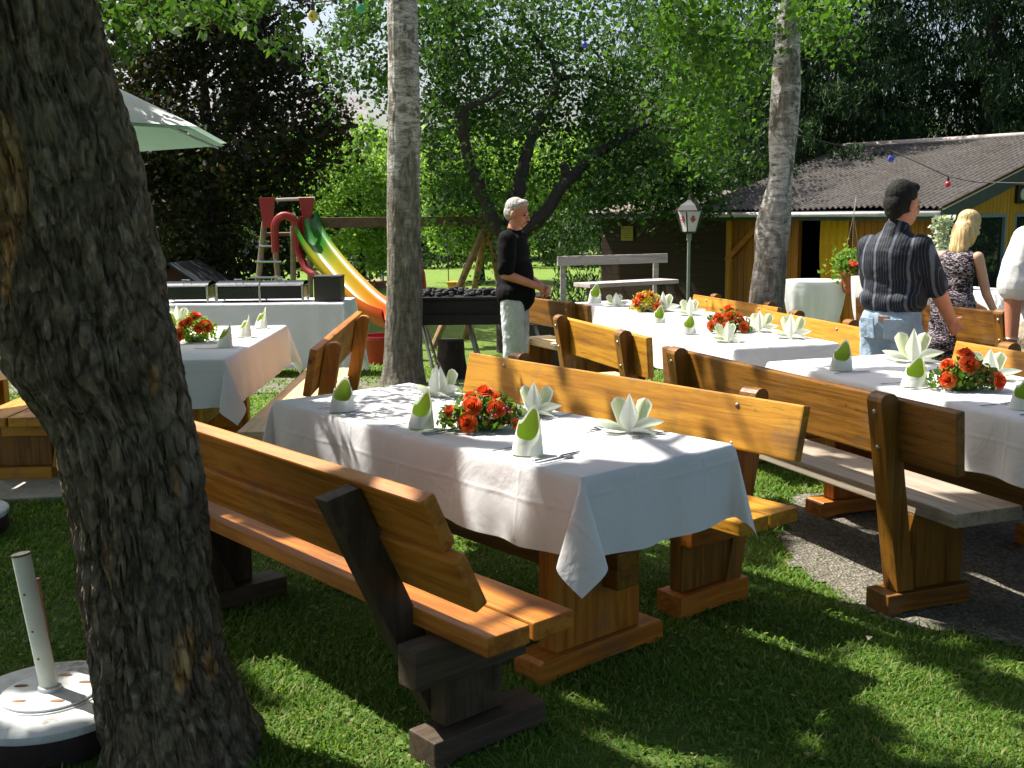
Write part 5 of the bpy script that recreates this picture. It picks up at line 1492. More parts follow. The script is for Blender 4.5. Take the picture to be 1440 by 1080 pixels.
BB = boards_mat('brown_shed_boards', (.035, .019, .010), (.008, .005, .004), .14, 'Z')
ROOFC = None
def roof_mat(name, cols, moss=.5):
    m, nt, out = newmat(name)
    v = coords(nt); st = coords(nt, (1.2, 6, 1))
    a = noise(nt, v, 2.0, 5, .65); b = noise(nt, st, 3, 5, .7)
    c = ramp(nt, b, [(.3, cols[0]), (.5, cols[1]), (.7, cols[2])])
    c = mix(nt, math_(nt, 'MULTIPLY', math_(nt, 'SUBTRACT', a, .48), 4 * moss, True), c, (.05, .045, .035))
    princ(nt, out, c, .9, 0, bump(nt, noise(nt, v, 40, 4), .3, .01), .2)
    return m
RM = roof_mat('weathered_fibre_cement', [(.042, .037, .033), (.078, .070, .063), (.13, .12, .11)])
RDK = simple('dark_green_fascia', (.035, .045, .04), .6, 0, .2)
def wl(): pass
CC = pz(1327, 291, 14.0)                                            # eave corner, front right
EV = Vector((-.643, .766, 0)).normalized(); NV = Vector((EV.y, -EV.x, 0)).normalized()
hut_yaw = math.atan2(EV.y, EV.x)
# local frame of the hut: x = along the eave (to the far left), y = outwards of the eave wall (towards the camera-left), z up
zg = ground_z(14)
hut = thing('wooden_hut', 'yellow boarded garden hut with a corrugated grey-brown roof at the right', 'hut', (CC.x, CC.y, zg), hut_yaw)
ze = CC.z - zg                                                       # eave height above ground
LE = 3.85; RW = 4.1; RR = 1.06
def hx(u, off=0.0, side='eave'):
    """distance along a wall line for photo column u"""
    r = (u - 720) / F_PX
    best = 0
    for k in range(0, 900):
        s = k * .01
        p = (CC + EV * s - (-NV) * 0 + NV * off) if side == 'eave' else (CC + NV * s + EV * off)
        q = pz_proj(p)
        if (side == 'eave' and q[0] <= u) or (side != 'eave' and q[0] >= u): return s
    return s
def pz_proj(p):
    cp, sp = math.cos(PITCH), math.sin(PITCH); x, y, z = p.x, p.y, p.z - CH
    yc = y * cp - z * sp; zc = y * sp + z * cp; u = x / yc * F_PX; v = -zc / yc * F_PX
    cr, sr = math.cos(ROLL), math.sin(ROLL)
    return (720 + u * cr - v * sr, 540 + u * sr + v * cr)
IN = .30                                                             # wall inset under the eave and verge
# local y: NV points into the building to the right; local +y axis = rotate EV by +90deg = -NV
def hp(s, w, z): return (s, -w, z)                                   # s along eave, w into the building
def hbox(mb, s0, s1, w0, w1, z0, z1, bev=0): mb.box(((s0 + s1) / 2, -(w0 + w1) / 2, (z0 + z1) / 2), (abs(s1 - s0), abs(w1 - w0), z1 - z0), None, bev)
# corrugated roof
def roof_sheet(L0, L1, w0, z0, w1, z1, amp=.016, per=.09, n=10):
    m = MB(); k = int((L1 - L0) / per * 6)
    def top(u, v):
        s = L0 + (L1 - L0) * u; ph = 2 * PI * s / per
        seam = .006 * (int(s / .85) % 2)
        sag = .012 * math.sin(s * 1.7)
        return hp(s, w0 + (w1 - w0) * v, z0 + (z1 - z0) * v + amp * math.cos(ph) + seam + sag)
    m.grid(top, k, n); m.grid(lambda u, v: (lambda p: (p[0], p[1], p[2] - .008))(top(1 - u, v)), k, n)
    return m
roof_sheet(0, LE + .35, 0, ze, RW, ze + RR).build('roof', RM, hut, 'all')
roof_sheet(0, LE + .35, RW * 2, ze, RW, ze + RR).build('roof', RM, hut, 'all')
m = MB(); m.tube([hp(-.02, RW, ze + RR + .03), hp(LE + .35, RW, ze + RR + .03)], .05, 8); m.build('ridge_cap', simple('pale_ridge_tile', (.5, .44, .40), .8), hut, 'all')
for sgn in (1, -1):
    m = MB(); a = Vector(hp(-.02, 0 if sgn > 0 else 2 * RW, ze - .03)); b = Vector(hp(-.02, RW, ze + RR - .03))
    dirv = (b - a).normalized(); up = Vector((0, 0, 1)); c = (a + b) / 2 + Vector((0, 0, -.075))
    ang = math.atan2(dirv.z, dirv.y)
    m.box(c, (.035, (b - a).length + .06, .17), Matrix.Rotation(ang, 3, 'X'), .004); m.build('barge_board', RDK, hut)
m = MB(); hbox(m, .02, LE + .3, .02, .06, ze - .17, ze - .035); m.build('fascia', RDK, hut)
m = MB(); m.tube([hp(.03, -.02, ze - .085), hp(LE + .3, -.02, ze - .085)], .035, 8); m.build('gutter', simple('pale_plastic_gutter', (.55, .53, .55), .5), hut, 'all')
# eave wall with doorway
s_door0, s_door1 = hx(1161, IN), hx(1124, IN)
s_pan1 = hx(1100, IN)
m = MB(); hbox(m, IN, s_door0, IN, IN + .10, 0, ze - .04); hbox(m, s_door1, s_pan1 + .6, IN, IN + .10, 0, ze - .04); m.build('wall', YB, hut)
m = MB(); hbox(m, s_door0, s_door1, IN, IN + .10, ze - .16, ze - .04); m.build('lintel', M['brown'], hut)
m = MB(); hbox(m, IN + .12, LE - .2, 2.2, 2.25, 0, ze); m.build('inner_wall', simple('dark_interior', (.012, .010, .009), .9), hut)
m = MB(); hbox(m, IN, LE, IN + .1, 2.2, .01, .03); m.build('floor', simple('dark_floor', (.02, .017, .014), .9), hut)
m = MB(); hbox(m, s_door1 - .03, s_door1 + .04, IN - .03, IN, 0, ze - .16); hbox(m, s_door0 - .04, s_door0 + .03, IN - .03, IN, 0, ze - .16); m.build('door_frame', M['orange_z'], hut)
# leaning brace panel and corner post at the far left of the hut
s_p0, s_p1 = hx(1062, IN), hx(1031, IN)
m = MB(); hbox(m, s_p0 - .5, s_p1, IN + .01, IN + .08, 0, ze - .04); m.build('wall', boards_mat('orange_glazed_boards', (.30, .12, .02), (.06, .02, .006), .12), hut)
m = MB(); hbox(m, s_p1 - .02, s_p1 + .08, IN - .05, IN + .06, 0, ze - .04, .005); m.build('corner_post', M['honey_z'], hut)
m = MB(); m.box(((s_p1 + s_p0) / 2 - .05, -IN + .03, ze - .48), (.9, .05, .08), Matrix.Rotation(R(42), 3, 'Y'), .004); m.build('brace', M['orange'], hut)
# curtain beside the doorway
m = MB(); cs0 = hx(1196, IN - .05); cs1 = s_door0 + .02
def cur(u, v):
    zz = ze - .17 - v * (ze - .35); pinch = 1 - .45 * math.exp(-((v - .72) / .22) ** 2)
    s = cs0 + (cs1 - cs0) * (.5 + (u - .5) * pinch) + .05 * (v > .7) * (v - .7)
    return hp(s, IN - .06 - .022 * math.sin(u * 26 + v * 2), zz)
m.grid(cur, 60, 30); m.build('curtain', simple('golden_curtain', (.80, .50, .03), .8, 0, .1, 8, .1, 90, .2, (.35, (.8, .5, .02))), hut, 'all')
# gable wall on the right with windows
g0 = IN + .02
w0 = hx(1330, IN, 'gable'); w1 = hx(1416, IN, 'gable'); w2 = hx(1428, IN, 'gable'); w3 = w2 + (w1 - w0) * 1.1
zwt = ze - .10; zwb = ze - 1.25
def gable_top(w): return ze - .04 + RR * min(w, 2 * RW - w) / RW
m = MB()
pts = [(IN, 0), (2 * RW - IN, 0), (2 * RW - IN, gable_top(2 * RW - IN) - .02), (RW, gable_top(RW) - .02), (IN, gable_top(IN) - .02)]
# strips round the windows
def strip(wa, wb, za, zb):
    poly = [(-wa, za), (-wb, za), (-wb, zb), (-wa, zb)]; m.prism(poly, 0, IN, IN + .10)
strip(IN + .101, w0, 0, zwt + .0); strip(w0, w3, 0, zwb); strip(w1, w2, zwb, zwt); strip(w3, 2 * RW - IN, 0, zwt)
m.prism([(-IN - .101, zwt), (-(2 * RW - IN), zwt), (-(2 * RW - IN), gable_top(IN) - .03), (-RW, gable_top(RW) - .03), (-IN - .101, gable_top(IN) - .03)], 0, IN, IN + .10)
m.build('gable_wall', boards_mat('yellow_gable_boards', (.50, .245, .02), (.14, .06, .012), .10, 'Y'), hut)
FR = simple('blue_grey_frame', (.16, .21, .27), .5, 0, .1)
def glass_mat():
    mm, nt, out = newmat('dark_reflecting_glass')
    g = N(nt, 'ShaderNodeBsdfGlossy'); g.inputs['Roughness'].default_value = .03; g.inputs['Color'].default_value = (.85, .9, .9, 1)
    d = N(nt, 'ShaderNodeBsdfDiffuse'); d.inputs['Color'].default_value = (.015, .02, .018, 1)
    ms = N(nt, 'ShaderNodeMixShader'); fz = N(nt, 'ShaderNodeFresnel'); fz.inputs['IOR'].default_value = 1.28
    L(nt, fz.outputs[0], ms.inputs[0]); L(nt, d.outputs[0], ms.inputs[1]); L(nt, g.outputs[0], ms.inputs[2]); L(nt, ms.outputs[0], out.inputs['Surface'])
    return mm
GL = glass_mat()
for (a, b) in ((w0, w1), (w2, w3)):
    m = MB()
    for (wa, wb, za, zb) in ((a, b, zwt - .05, zwt), (a, b, zwb, zwb + .05), (a, a + .05, zwb + .051, zwt - .051), (b - .05, b, zwb + .051, zwt - .051)):
        m.box((IN - .003 + .04, -(wa + wb) / 2, (za + zb) / 2), (.09, wb - wa - .002, zb - za), None, .004)
    f = m.build('window', FR, hut)
    m = MB(); m.box((IN + .04, -(a + b) / 2, (zwt + zwb) / 2), (.01, b - a - .09, zwt - zwb - .09)); m.build('pane', GL, f)
# round bulkhead lamp under the roof
q = hx(1431, IN, 'gable')
m = MB(); m.box((IN - .03, -q, ze + .17), (.06, .24, .26), None, .02); lb = m.build('lamp_housing', simple('black_lamp_housing', (.012, .012, .012), .4), hut)
m = MB(); m.ball((IN - .065, -q, ze + .17), .085, 16, 10, (.35, 1, 1)); m.build('lamp_glass', simple('milky_lamp_glass', (.5, .52, .45), .25), lb, 'all')

# old brown shed left of the hut
sh_a = pz(1034, 300, 17.0); sh_b = pz(846, 297, 19.0)
yaw_s = math.atan2(sh_b.y - sh_a.y, sh_b.x - sh_a.x); ls = (Vector((sh_b.x, sh_b.y, 0)) - Vector((sh_a.x, sh_a.y, 0))).length
zs = sh_a.z + .5
shed = thing('brown_shed', 'long low dark-brown boarded shed with a pale tiled roof, left of the yellow hut', 'shed', (sh_a.x, sh_a.y, -.5), yaw_s)
m = MB(); m.box((ls / 2, -.05, zs / 2), (ls, .10, zs)); m.box((ls - .05, -1.6, zs / 2), (.10, 3.0, zs)); m.box((.05, -1.6, zs / 2), (.1, 3.0, zs)); m.build('wall', BB, shed)
m = MB(); k = 70
m.grid(lambda u, v: (-.2 + (ls + .4) * u, .25 - 2.2 * v, zs + .02 + .36 * v + .018 * math.cos(u * ls * 2 * PI / .22) + .012 * ((v * 8) % 1)), int(ls * 26), 16)
m.grid(lambda u, v: (-.2 + (ls + .4) * (1 - u), -1.95 - 2.2 * v, zs + .37 - .36 * v), 20, 4)
m.build('roof', roof_mat('pale_worn_tiles', [(.13, .11, .09), (.2, .17, .145), (.28, .25, .22)], .5), shed, 'all')
m = MB(); m.box((ls / 2, .22, zs - .02), (ls + .4, .03, .10)); m.build('fascia', RDK, shed)
m = MB(); m.box((ls * .78, .03, zs - .32), (.26, .02, .24), None, .004); nb = m.build('notice_board', simple('faded_yellow_notice', (.32, .27, .03), .6, 0, .2, 30), shed)
m = MB()
for i in range(5): m.box((ls * .78, .042, zs - .24 - i * .038), (.18 - .03 * (i % 2), .002, .008))
m.build('print', simple('notice_print', (.10, .08, .03), .8), nb)

# ------------------------------------------------------------------ cocktail tables in stretch covers
def cocktail(label, u, v, y, rad, group='cocktail tables in white covers'):
    p = pz(u, v, y); zg_ = ground_z(y); h = p.z - zg_
    t = thing('cocktail_table', label, 'table', (p.x, y, zg_), rnd.uniform(0, 1), group)
    m = MB()
    def fn(u_, v_):
        an = u_ * 2 * PI; z = h * (1 - v_)
        waist = rad * (1 - .95 * v_ ** 2) if v_ < .72 else rad * (.508 + .25 * ((v_ - .72) / .28))
        four = 1 + (.10 * math.cos(4 * an)) * v_
        pl = 1 + .03 * math.sin(an * 9 + 2 * math.sin(an * 2)) * math.sin(v_ * PI) + .02 * math.sin(an * 23) * v_
        r = waist * four * pl
        return (math.cos(an) * r, math.sin(an) * r, z)
    m.grid(fn, 90, 26)
    m.grid(lambda u_, v_: (math.cos(u_ * 2 * PI) * rad * (1 - v_) * (1 + 0), math.sin(u_ * 2 * PI) * rad * (1 - v_), h + .004 * math.sin(v_ * PI)), 90, 4)
    m.build('cover', M['cloth_plain'], t, 'all')
    m = MB(); m.lathe([(.25, 0), (.25, .02), (.03, .03), (.03, h - .03), (rad * .96, h - .028), (rad * .96, h - .006)], (0, 0, 0), 24); m.build('stand', M['steel'], t, True)
    return p, h
cocktail('waisted white covered cocktail table between the knotty birch and the flower pot', 1145, 394, 13.3, .375)
cocktail('white covered cocktail table half hidden on the left of the striped-shirt man', 1235, 389, 12.6, .30)
cp_, ch_ = cocktail('white covered cocktail table with a vase, between the striped-shirt man and the woman', 1325, 394, 10.8, .27)
# side table with pale cloth behind the woman
a = pz(1360, 412, 10.2); Fs_ = frame(a.x + .2, 9.9, 2.0)
table('side table behind the blond woman, under a pale cloth', Fs_, 1.5, .7, zt=a.z - ground_z(10.2), dz=ground_z(10.2), apron=False)
cloth('pale tablecloth on the side table behind the blond woman', Fs_, 1.5, .7, .22, zt=a.z - ground_z(10.2), dz=ground_z(10.2), seed=9)
bench('brown bench at the right edge between the blond woman and the white sleeve', frame(3.55, 7.2, 1.95), 1.8, shift_front(ST3, mats=(M['brown'], M['brown_z'], M['brown_y'])), group=GB)
# vase with silvery plant
p = Vector((cp_.x, 10.8, cp_.z))
v_ = thing('flower_vase', 'slim white vase with silvery foliage beside the blond woman', 'vase', (p.x - .02, p.y, p.z + .003))
m = MB(); m.lathe([(.045, 0), (.06, .02), (.055, .16), (.07, .30), (.064, .30), (.05, .16), (.001, .05)], (0, 0, 0), 20); m.build('vase', simple('white_glaze', (.75, .75, .74), .25), v_, True)
g = np.random.default_rng(3); n = 420
P = np.stack([g.normal(0, .05, n), g.normal(0, .05, n), .28 + g.uniform(0, .34, n)], 1)
Vv, Ff = leafquads(P, np.full(n, .05), g, .2, .6); np_mesh('foliage', Vv, Ff, leafmat('silver_leaves', [(.22, .27, .22), (.4, .45, .4), (.5, .5, .5)], .3), v_)
# geranium pot on a bracket at the hut wall
q = pz(1197, 392, 13.0)
gp = thing('geranium_pot', 'terracotta pot of red geraniums hanging before the yellow hut wall', 'flower pot', (q.x, 13.0, q.z))
m = MB(); m.lathe([(.07, -.17), (.085, -.16), (.13, .05), (.14, .05), (.14, .08), (.12, .08), (.11, .02)], (0, 0, 0), 20); m.build('pot', simple('terracotta', (.42, .10, .04), .7), gp, True)
m = MB(); m.tube([(0, 0, .06), (0, 0, .75)], .003, 5); m.tube([(-.13, 0, .06), (0, 0, .75)], .003, 5); m.tube([(.13, 0, .06), (0, 0, .75)], .003, 5); m.tube([(0, 0, .75), (.1, .25, .95), (.55, 1.2, 1.0)], .008, 5); m.build('hanger', M['bolt'], gp)
n = 1100; P = g.normal(size=(n, 3)) * np.array([.115, .10, .085]) + np.array([0, 0, .17])
Vv, Ff = leafquads(P, np.full(n, .05), g, .3, .9); np_mesh('foliage', Vv, Ff, leafmat('geranium_leaves', [(.05, .13, .02), (.1, .2, .03), (.2, .28, .05)], .4), gp)
n = 240; C_ = g.normal(size=(14, 3)) * np.array([.14, .06, .07]) + np.array([0, -.12, .15]); P = np.repeat(C_, 17, 0) + g.normal(size=(238, 3)) * .02
Vv, Ff = leafquads(P, np.full(len(P), .03), g, .3, .9); np_mesh('blossoms', Vv, Ff, M['redflower'], gp)

# ------------------------------------------------------------------ lantern, string lights
q = pz(969, 326, 13.0); zg_ = ground_z(13)
ln_ = thing('garden_lantern', 'old-style lantern on a thin pole before the brown shed', 'lantern', (q.x, 13.0, zg_), .4)
hz = q.z - zg_
m = MB(); m.tube([(0, 0, 0), (0, 0, hz - .03)], .019, 10); m.lathe([(.06, 0), (.06, .03), (.03, .06), (.025, .25)], (0, 0, 0), 16); m.tube([(0, 0, hz - .1), (0, 0, hz)], .03, 10); m.build('pole', simple('pale_green_paint', (.16, .2, .17), .5), ln_, True)
m = MB()
for k in range(4):
    a = PI / 4 + k * PI / 2
    m.tube([(math.cos(a) * .085, math.sin(a) * .085, hz), (math.cos(a) * .15, math.sin(a) * .15, hz + .24)], .009, 6)
m.lathe([(.17, .24), (.175, .25), (.12, .31), (.05, .35), (.03, .37), (.012, .42)], (0, 0, hz), 4); m.lathe([(.07, -.02), (.1, .0)], (0, 0, hz), 4)
m.build('frame', simple('black_iron', (.02, .02, .02), .5), ln_)
m = MB(); m.lathe([(.078, .004), (.138, .238)], (0, 0, hz), 4)
# rotate the four panes onto the frame
m.v = [(x * math.cos(PI / 4) - y * math.sin(PI / 4), x * math.sin(PI / 4) + y * math.cos(PI / 4), z) for x, y, z in m.v]
m.build('pane', simple('milky_glass', (.68, .66, .68), .3, 0, .05, 9, 0, 60, .5, (.35, (.7, .7, .7))), ln_)
m = MB()
for k in range(4):
    a = k * PI / 2; c = Vector((math.cos(a) * .083, math.sin(a) * .083, hz + .15))
    for dx, dz_, r_ in ((0, .02, .022), (-.018, -.006, .018), (.018, -.006, .018), (0, -.03, .012)):
        tdir = Vector((-math.sin(a), math.cos(a), 0)); m.ball(c + tdir * dx + Vector((0, 0, dz_)), r_, 8, 5)
m.build('painted_emblem', simple('dull_red_paint', (.45, .08, .10), .6), ln_)
def string_lights(label, pts, bulbs, y):
    t = thing('string_lights', label, 'string lights', (0, 0, 0), 0, None)
    W_ = [pz(u, v, y + dy) for u, v, dy in pts]
    m = MB(); q = []
    for i in range(len(W_) - 1):
        for k in range(8):
            t_ = k / 8; p = W_[i].lerp(W_[i + 1], t_); q.append(p)
    q.append(W_[-1]); m.tube(q, .006, 5); m.build('cable', simple('black_cable', (.01, .01, .01), .6), t, 'all')
    for (u, v, dy, col, r) in bulbs:
        p = pz(u, v, y + dy)
        m = MB(); m.lathe([(.001, -r * 1.1), (r * .55, -r * .95), (r, -r * .2), (r * .8, r * .5), (r * .42, r * .95)], p, 14); b = m.build('bulb', simple('coloured_bulb', col, .2, 0, .05, 5, 0, 60, .6, (.4, None)), t, 'all')
        m = MB(); m.tube([p + Vector((0, 0, r * .9)), p + Vector((0, 0, r * 2.0))], r * .42, 8); m.tube([p + Vector((0, 0, r * 2)), p + Vector((0, 0, r * 2.9))], r * .15, 5); m.build('socket', simple('bulb_socket', (.02, .02, .02), .5), b, True)
string_lights('string of yellow and green bulbs at the top, left of the first birch', [(380, -12, 0), (440, 4, 0), (507, -4, 0), (560, -14, 0)], [(440, 22, 0, (.55, .5, .12), .042), (507, 12, 0, (.1, .45, .25), .038)], 9.0)
string_lights('cable with a blue and a pink bulb hanging before the hut roof', [(1120, 190, 0), (1215, 213, 0), (1253, 212, 0), (1290, 228, -.2), (1333, 248, -.4), (1372, 256, -.6), (1450, 258, -1.0)], [(1253, 223, 0, (.12, .15, .6), .034), (1333, 259, -.4, (.6, .06, .12), .030)], 11.0)
string_lights('single blue bulb hanging in the apple leaves', [(822, 30, 0), (822, 52, 0)], [(822, 63, 0, (.12, .16, .6), .035)], 12.0)

# ------------------------------------------------------------------ buffet with chafing dishes
a = pz(484, 425, 12.3); zg_ = ground_z(12.3); hb = a.z - zg_
FBf = frame(a.x, 12.25, PI - .02)                                     # runs to the left, b towards +y
table('long buffet table at the back left under a floor-length cloth', FBf, 3.3, .8, zt=hb, dz=zg_, apron=False)
cl_ = cloth('floor-length white tablecloth of the buffet with folded creases', FBf, 3.3, .8, hb - .10, zt=hb, dz=zg_, seed=12, step=.02, tipscale=.45, group='white tablecloths on the trestle tables')
blk = simple('black_enamel', (.008, .009, .011), .25, 0, .2)
def chafer():
    t = thing('chafing_dish', 'x', 'chafing dish')
    m = MB(); m.box((0, 0, .115), (.54, .36, .16), None, .015); m.build('water_pan', blk, t)
    m = MB(); m.grid(lambda u, v: ((u - .5) * .55, math.cos(v * PI) * .185, .205 + .05 * math.sin(v * PI)), 6, 14); m.box((0, 0, .203), (.56, .38, .012), None, .004); m.build('lid', simple('dull_lid_steel', (.16, .18, .19), .25, .9), t, True)
    for sx in (-.265, .265):
        for sy in (-.19, .17): m = MB(); m.tube([(sx, sy, .0), (sx, sy, .215)], .016, 10); m.build('leg', M['steel'], t, True)
    m = MB(); m.tube([(-.25, -.195, .205), (.25, -.195, .205)], .010, 8); m.build('rail', M['steel'], t, True)
    m = MB(); m.tube([(-.05 + .0, -.12, .245), (-.045, -.16, .28), (.045, -.16, .28), (.05, -.12, .245)], .006, 8); m.build('handle', M['steel'], t, True)
    return t
ch = chafer(); DL = ['chafing dish next to the leaning trunk on the buffet', 'middle chafing dish on the buffet', 'right chafing dish on the buffet, beside the plain dark box']
for i, u in enumerate((265, 338, 398)):
    o = ch if i == 0 else copy_tree(ch)
    p = pz(u, 430, 12.5); o.location = (p.x, 12.6, zg_ + hb + .001); o['label'] = DL[i]; o['group'] = 'chafing dishes on the buffet'; o.scale = (.92, .92, .92)
p = pz(463, 425, 12.5)
bx_ = thing('warming_box', 'plain dark brown box standing at the right end of the buffet', 'box', (p.x, 12.55, zg_ + hb + .001), 0)
m = MB(); m.box((0, 0, .135), (.30, .34, .27), None, .008); m.build('body', simple('dark_brown_case', (.022, .018, .016), .5), bx_)
m = MB(); m.box((0, 0, .28), (.31, .35, .02), None, .006); m.build('lid', simple('dark_lid', (.03, .025, .022), .5), bx_)

# ------------------------------------------------------------------ charcoal grill
p = pz(590, 412, 11.6)
zg_ = ground_z(11.6); zt_ = p.z - zg_
gr = thing('charcoal_grill', 'long black trough grill heaped with charcoal between the first birch and the man in black', 'grill', (p.x - .1, 11.6, zg_))
m = MB(); Lg = 1.45
m.box((Lg / 2, 0, zt_ - .17), (Lg, .55, .24), None, .02); m.box((Lg / 2, 0, zt_ - .04), (Lg + .06, .62, .03), None, .008); m.box((Lg / 2, -.33, zt_ - .26), (Lg * .98, .04, .10), None, .01); m.build('trough', simple('sooty_iron', (.014, .013, .013), .55, .4, .4, 14, .3, 60), gr)
m = MB()
for k in range(200): m.ball((rnd.uniform(.03, Lg - .15), rnd.uniform(-.24, .24), zt_ - .015 + rnd.uniform(0, .045)), rnd.uniform(.02, .042), 6, 4, (1, rnd.uniform(.6, 1), rnd.uniform(.5, .9)))
c_ = m.build('charcoal', simple('charcoal', (.010, .010, .011), .8, 0, .4, 30), gr, None); tag(c_, kind='stuff')
for x, sg in ((.12, 1), (Lg * .42, 1), (Lg * .9, 1)):
    m = MB()
    m.tube([(x, -.1, zt_ - .28), (x + .16, -.34, .02)], .018, 8); m.tube([(x, .1, zt_ - .28), (x + .16, .34, .02)], .018, 8); m.tube([(x + .1, -.22, .25), (x + .1, .22, .25)], .012, 8); m.build('leg', M['bolt'], gr, True)
st_ = MB(); st_.lathe([(.20, 0), (.17, .08), (.15, .25), (.14, .42)], (.42, .1, 0), 18); st_.v = [(x + rnd.uniform(-.012, .012), y + rnd.uniform(-.012, .012), z) for x, y, z in st_.v]
o = st_.build('tree_stump', M['bark_dark'], None, True); o.location = (p.x - .1, 11.6, zg_); tag(o, 'dark stump under the left half of the charcoal grill', 'stump')

# ------------------------------------------------------------------ playground: slide, swing, climbing arches, playhouse
Y0 = 17.0; z0 = ground_z(17)
def slcol():
    m, nt, out = newmat('rainbow_slide_plastic')
    at = N(nt, 'ShaderNodeAttribute', attribute_name='mask')
    c = ramp(nt, at.outputs['Fac'], [(.0, (.012, .14, .012)), (.24, (.03, .22, .015)), (.38, (.36, .33, .015)), (.62, (.48, .24, .008)), (.8, (.48, .09, .008)), (1, (.38, .02, .008))])
    princ(nt, out, c, .3, 0, None, .5, (.25, None)); return m
sl = thing('playground_slide', 'curved slide turning from green through yellow to orange, with red panels and a ladder', 'slide', (0, 0, 0))
path = [pz(418, 308, 17.0), pz(426, 335, 16.9), pz(442, 362, 16.6), pz(464, 390, 16.2), pz(488, 416, 15.8), pz(512, 440, 15.4), pz(534, 456, 15.0), pz(556, 464, 14.7)]
pp = []
for i in range(len(path) - 1):
    for k in range(6): pp.append(path[i].lerp(path[i + 1], k / 6))
pp.append(path[-1])
for _ in range(6): pp = [pp[0]] + [(pp[i - 1] + pp[i] * 2 + pp[i + 1]) / 4 for i in range(1, len(pp) - 1)] + [pp[-1]]
V = []; Fq = []; ms = []; ns = 13
for i, p in enumerate(pp):
    t_ = (pp[min(i + 1, len(pp) - 1)] - pp[max(i - 1, 0)]).normalized(); side = t_.cross(Vector((0, 0, 1))).normalized(); up = side.cross(t_).normalized()
    for j in range(ns):
        a = (j / (ns - 1) - .5) * 2; ww = .21; hh = .26 * abs(a) ** 2.6 + (.03 if abs(a) > .97 else 0)
        V.append(p + side * a * ww + up * hh); ms.append(i / (len(pp) - 1))
n0 = len(V)
for i, p in enumerate(pp):
    t_ = (pp[min(i + 1, len(pp) - 1)] - pp[max(i - 1, 0)]).normalized(); side = t_.cross(Vector((0, 0, 1))).normalized(); up = side.cross(t_).normalized()
    for j in range(ns):
        a = (j / (ns - 1) - .5) * 2; hh = .26 * abs(a) ** 2.6 - .02
        V.append(p + side * a * .235 + up * hh); ms.append(i / (len(pp) - 1))
for b0 in (0, n0):
    for i in range(len(pp) - 1):
        for j in range(ns - 1):
            k = b0 + i * ns + j; Fq.append((k, k + 1, k + ns + 1, k + ns))
for i in range(len(pp) - 1):
    for j in (0, ns - 1): k = i * ns + j; Fq.append((k, k + ns, k + ns + n0, k + n0))
np_mesh('chute', np.array([list(v) for v in V]), np.array(Fq), slcol(), sl, True, col=np.array(ms))
RED = simple('red_plastic', (.28, .012, .012), .35, 0, .15, 6)
GRN = simple('dark_wood_post', (.09, .055, .03), .7, 0, .3)
for (u0, u1, va, vb) in ((364, 388, 278, 320), (420, 443, 278, 306)):
    m = MB(); a = pz(u0, va, Y0); b = pz(u1, vb, Y0)
    m.prism([(a.x, a.z), (b.x, a.z), (b.x - .05, b.z), (a.x + .05, b.z)], 1, Y0 - .03, Y0 + .03, .01); m.build('side_panel', RED, sl)
m = MB(); a = pz(420, 304, Y0 - .1); b = pz(432, 352, Y0 - .1); m.box(((a.x + b.x) / 2, Y0 - .15, (a.z + b.z) / 2), (.07, .05, a.z - b.z), None, .01)
hp_ = []
for k in range(13):
    an = PI * k / 12; c = pz(402, 322, Y0 - .35); hp_.append(c + Vector((-math.cos(an) * .17, 0, math.sin(an) * .20)))
e = pz(430, 378, 16.6); e2 = pz(450, 392, 16.4)
m.tube([hp_[0] + Vector((0, 0, -.35))] + hp_ + [pz(418, 350, 16.7), e, e2], .06, 8); m.build('hand_rail', RED, sl, True)
m = MB(); a = pz(388, 281, Y0); b = pz(443, 279, Y0); m.tube([a, b], .025, 8); m.build('top_bar', M['grey_plank'], sl, True)
m = MB()
for (u0, v0_, u1) in ((372, 312, 352), (384, 318, 400), (436, 305, 436), (412, 318, 412)):
    a = pz(u0, v0_, Y0 + .05); b = pz(u1, 470, Y0 + .05); b.z = z0; m.tube([a, b], .045, 8)
m.build('post', simple('ladder_pole_wood', (.22, .17, .11), .7, 0, .3), sl, True)
m = MB()
for v__ in (368, 390, 412, 346):
    a = pz(352 + (395 - v__) * .25, v__, Y0 + .0); b = pz(398 - (395 - v__) * .1, v__, Y0 + .0); m.tube([a, b], .02, 8)
m.build('rung', M['steel'], sl, True)
m = MB(); a = pz(372, 325, Y0 + .3); b = pz(440, 325, Y0 + .3); m.box(((a.x + b.x) / 2, Y0 + .4, a.z - .05), (b.x - a.x, .7, .05), None, .008); m.build('platform', GRN, sl)
# red tub at the foot of the slide
q = pz(545, 484, 14.6); zt2 = ground_z(14.6)
m = MB(); m.lathe([(.20, 0), (.24, .02), (.27, .34), (.29, .36), (.29, .40), (.26, .40), (.24, .05), (.001, .04)], (0, 0, 0), 28); o = m.build('red_tub', RED, None, True); o.location = (q.x - .02, 14.3, zt2); tag(o, 'red round tub below the foot of the slide, left of the first birch', 'tub')
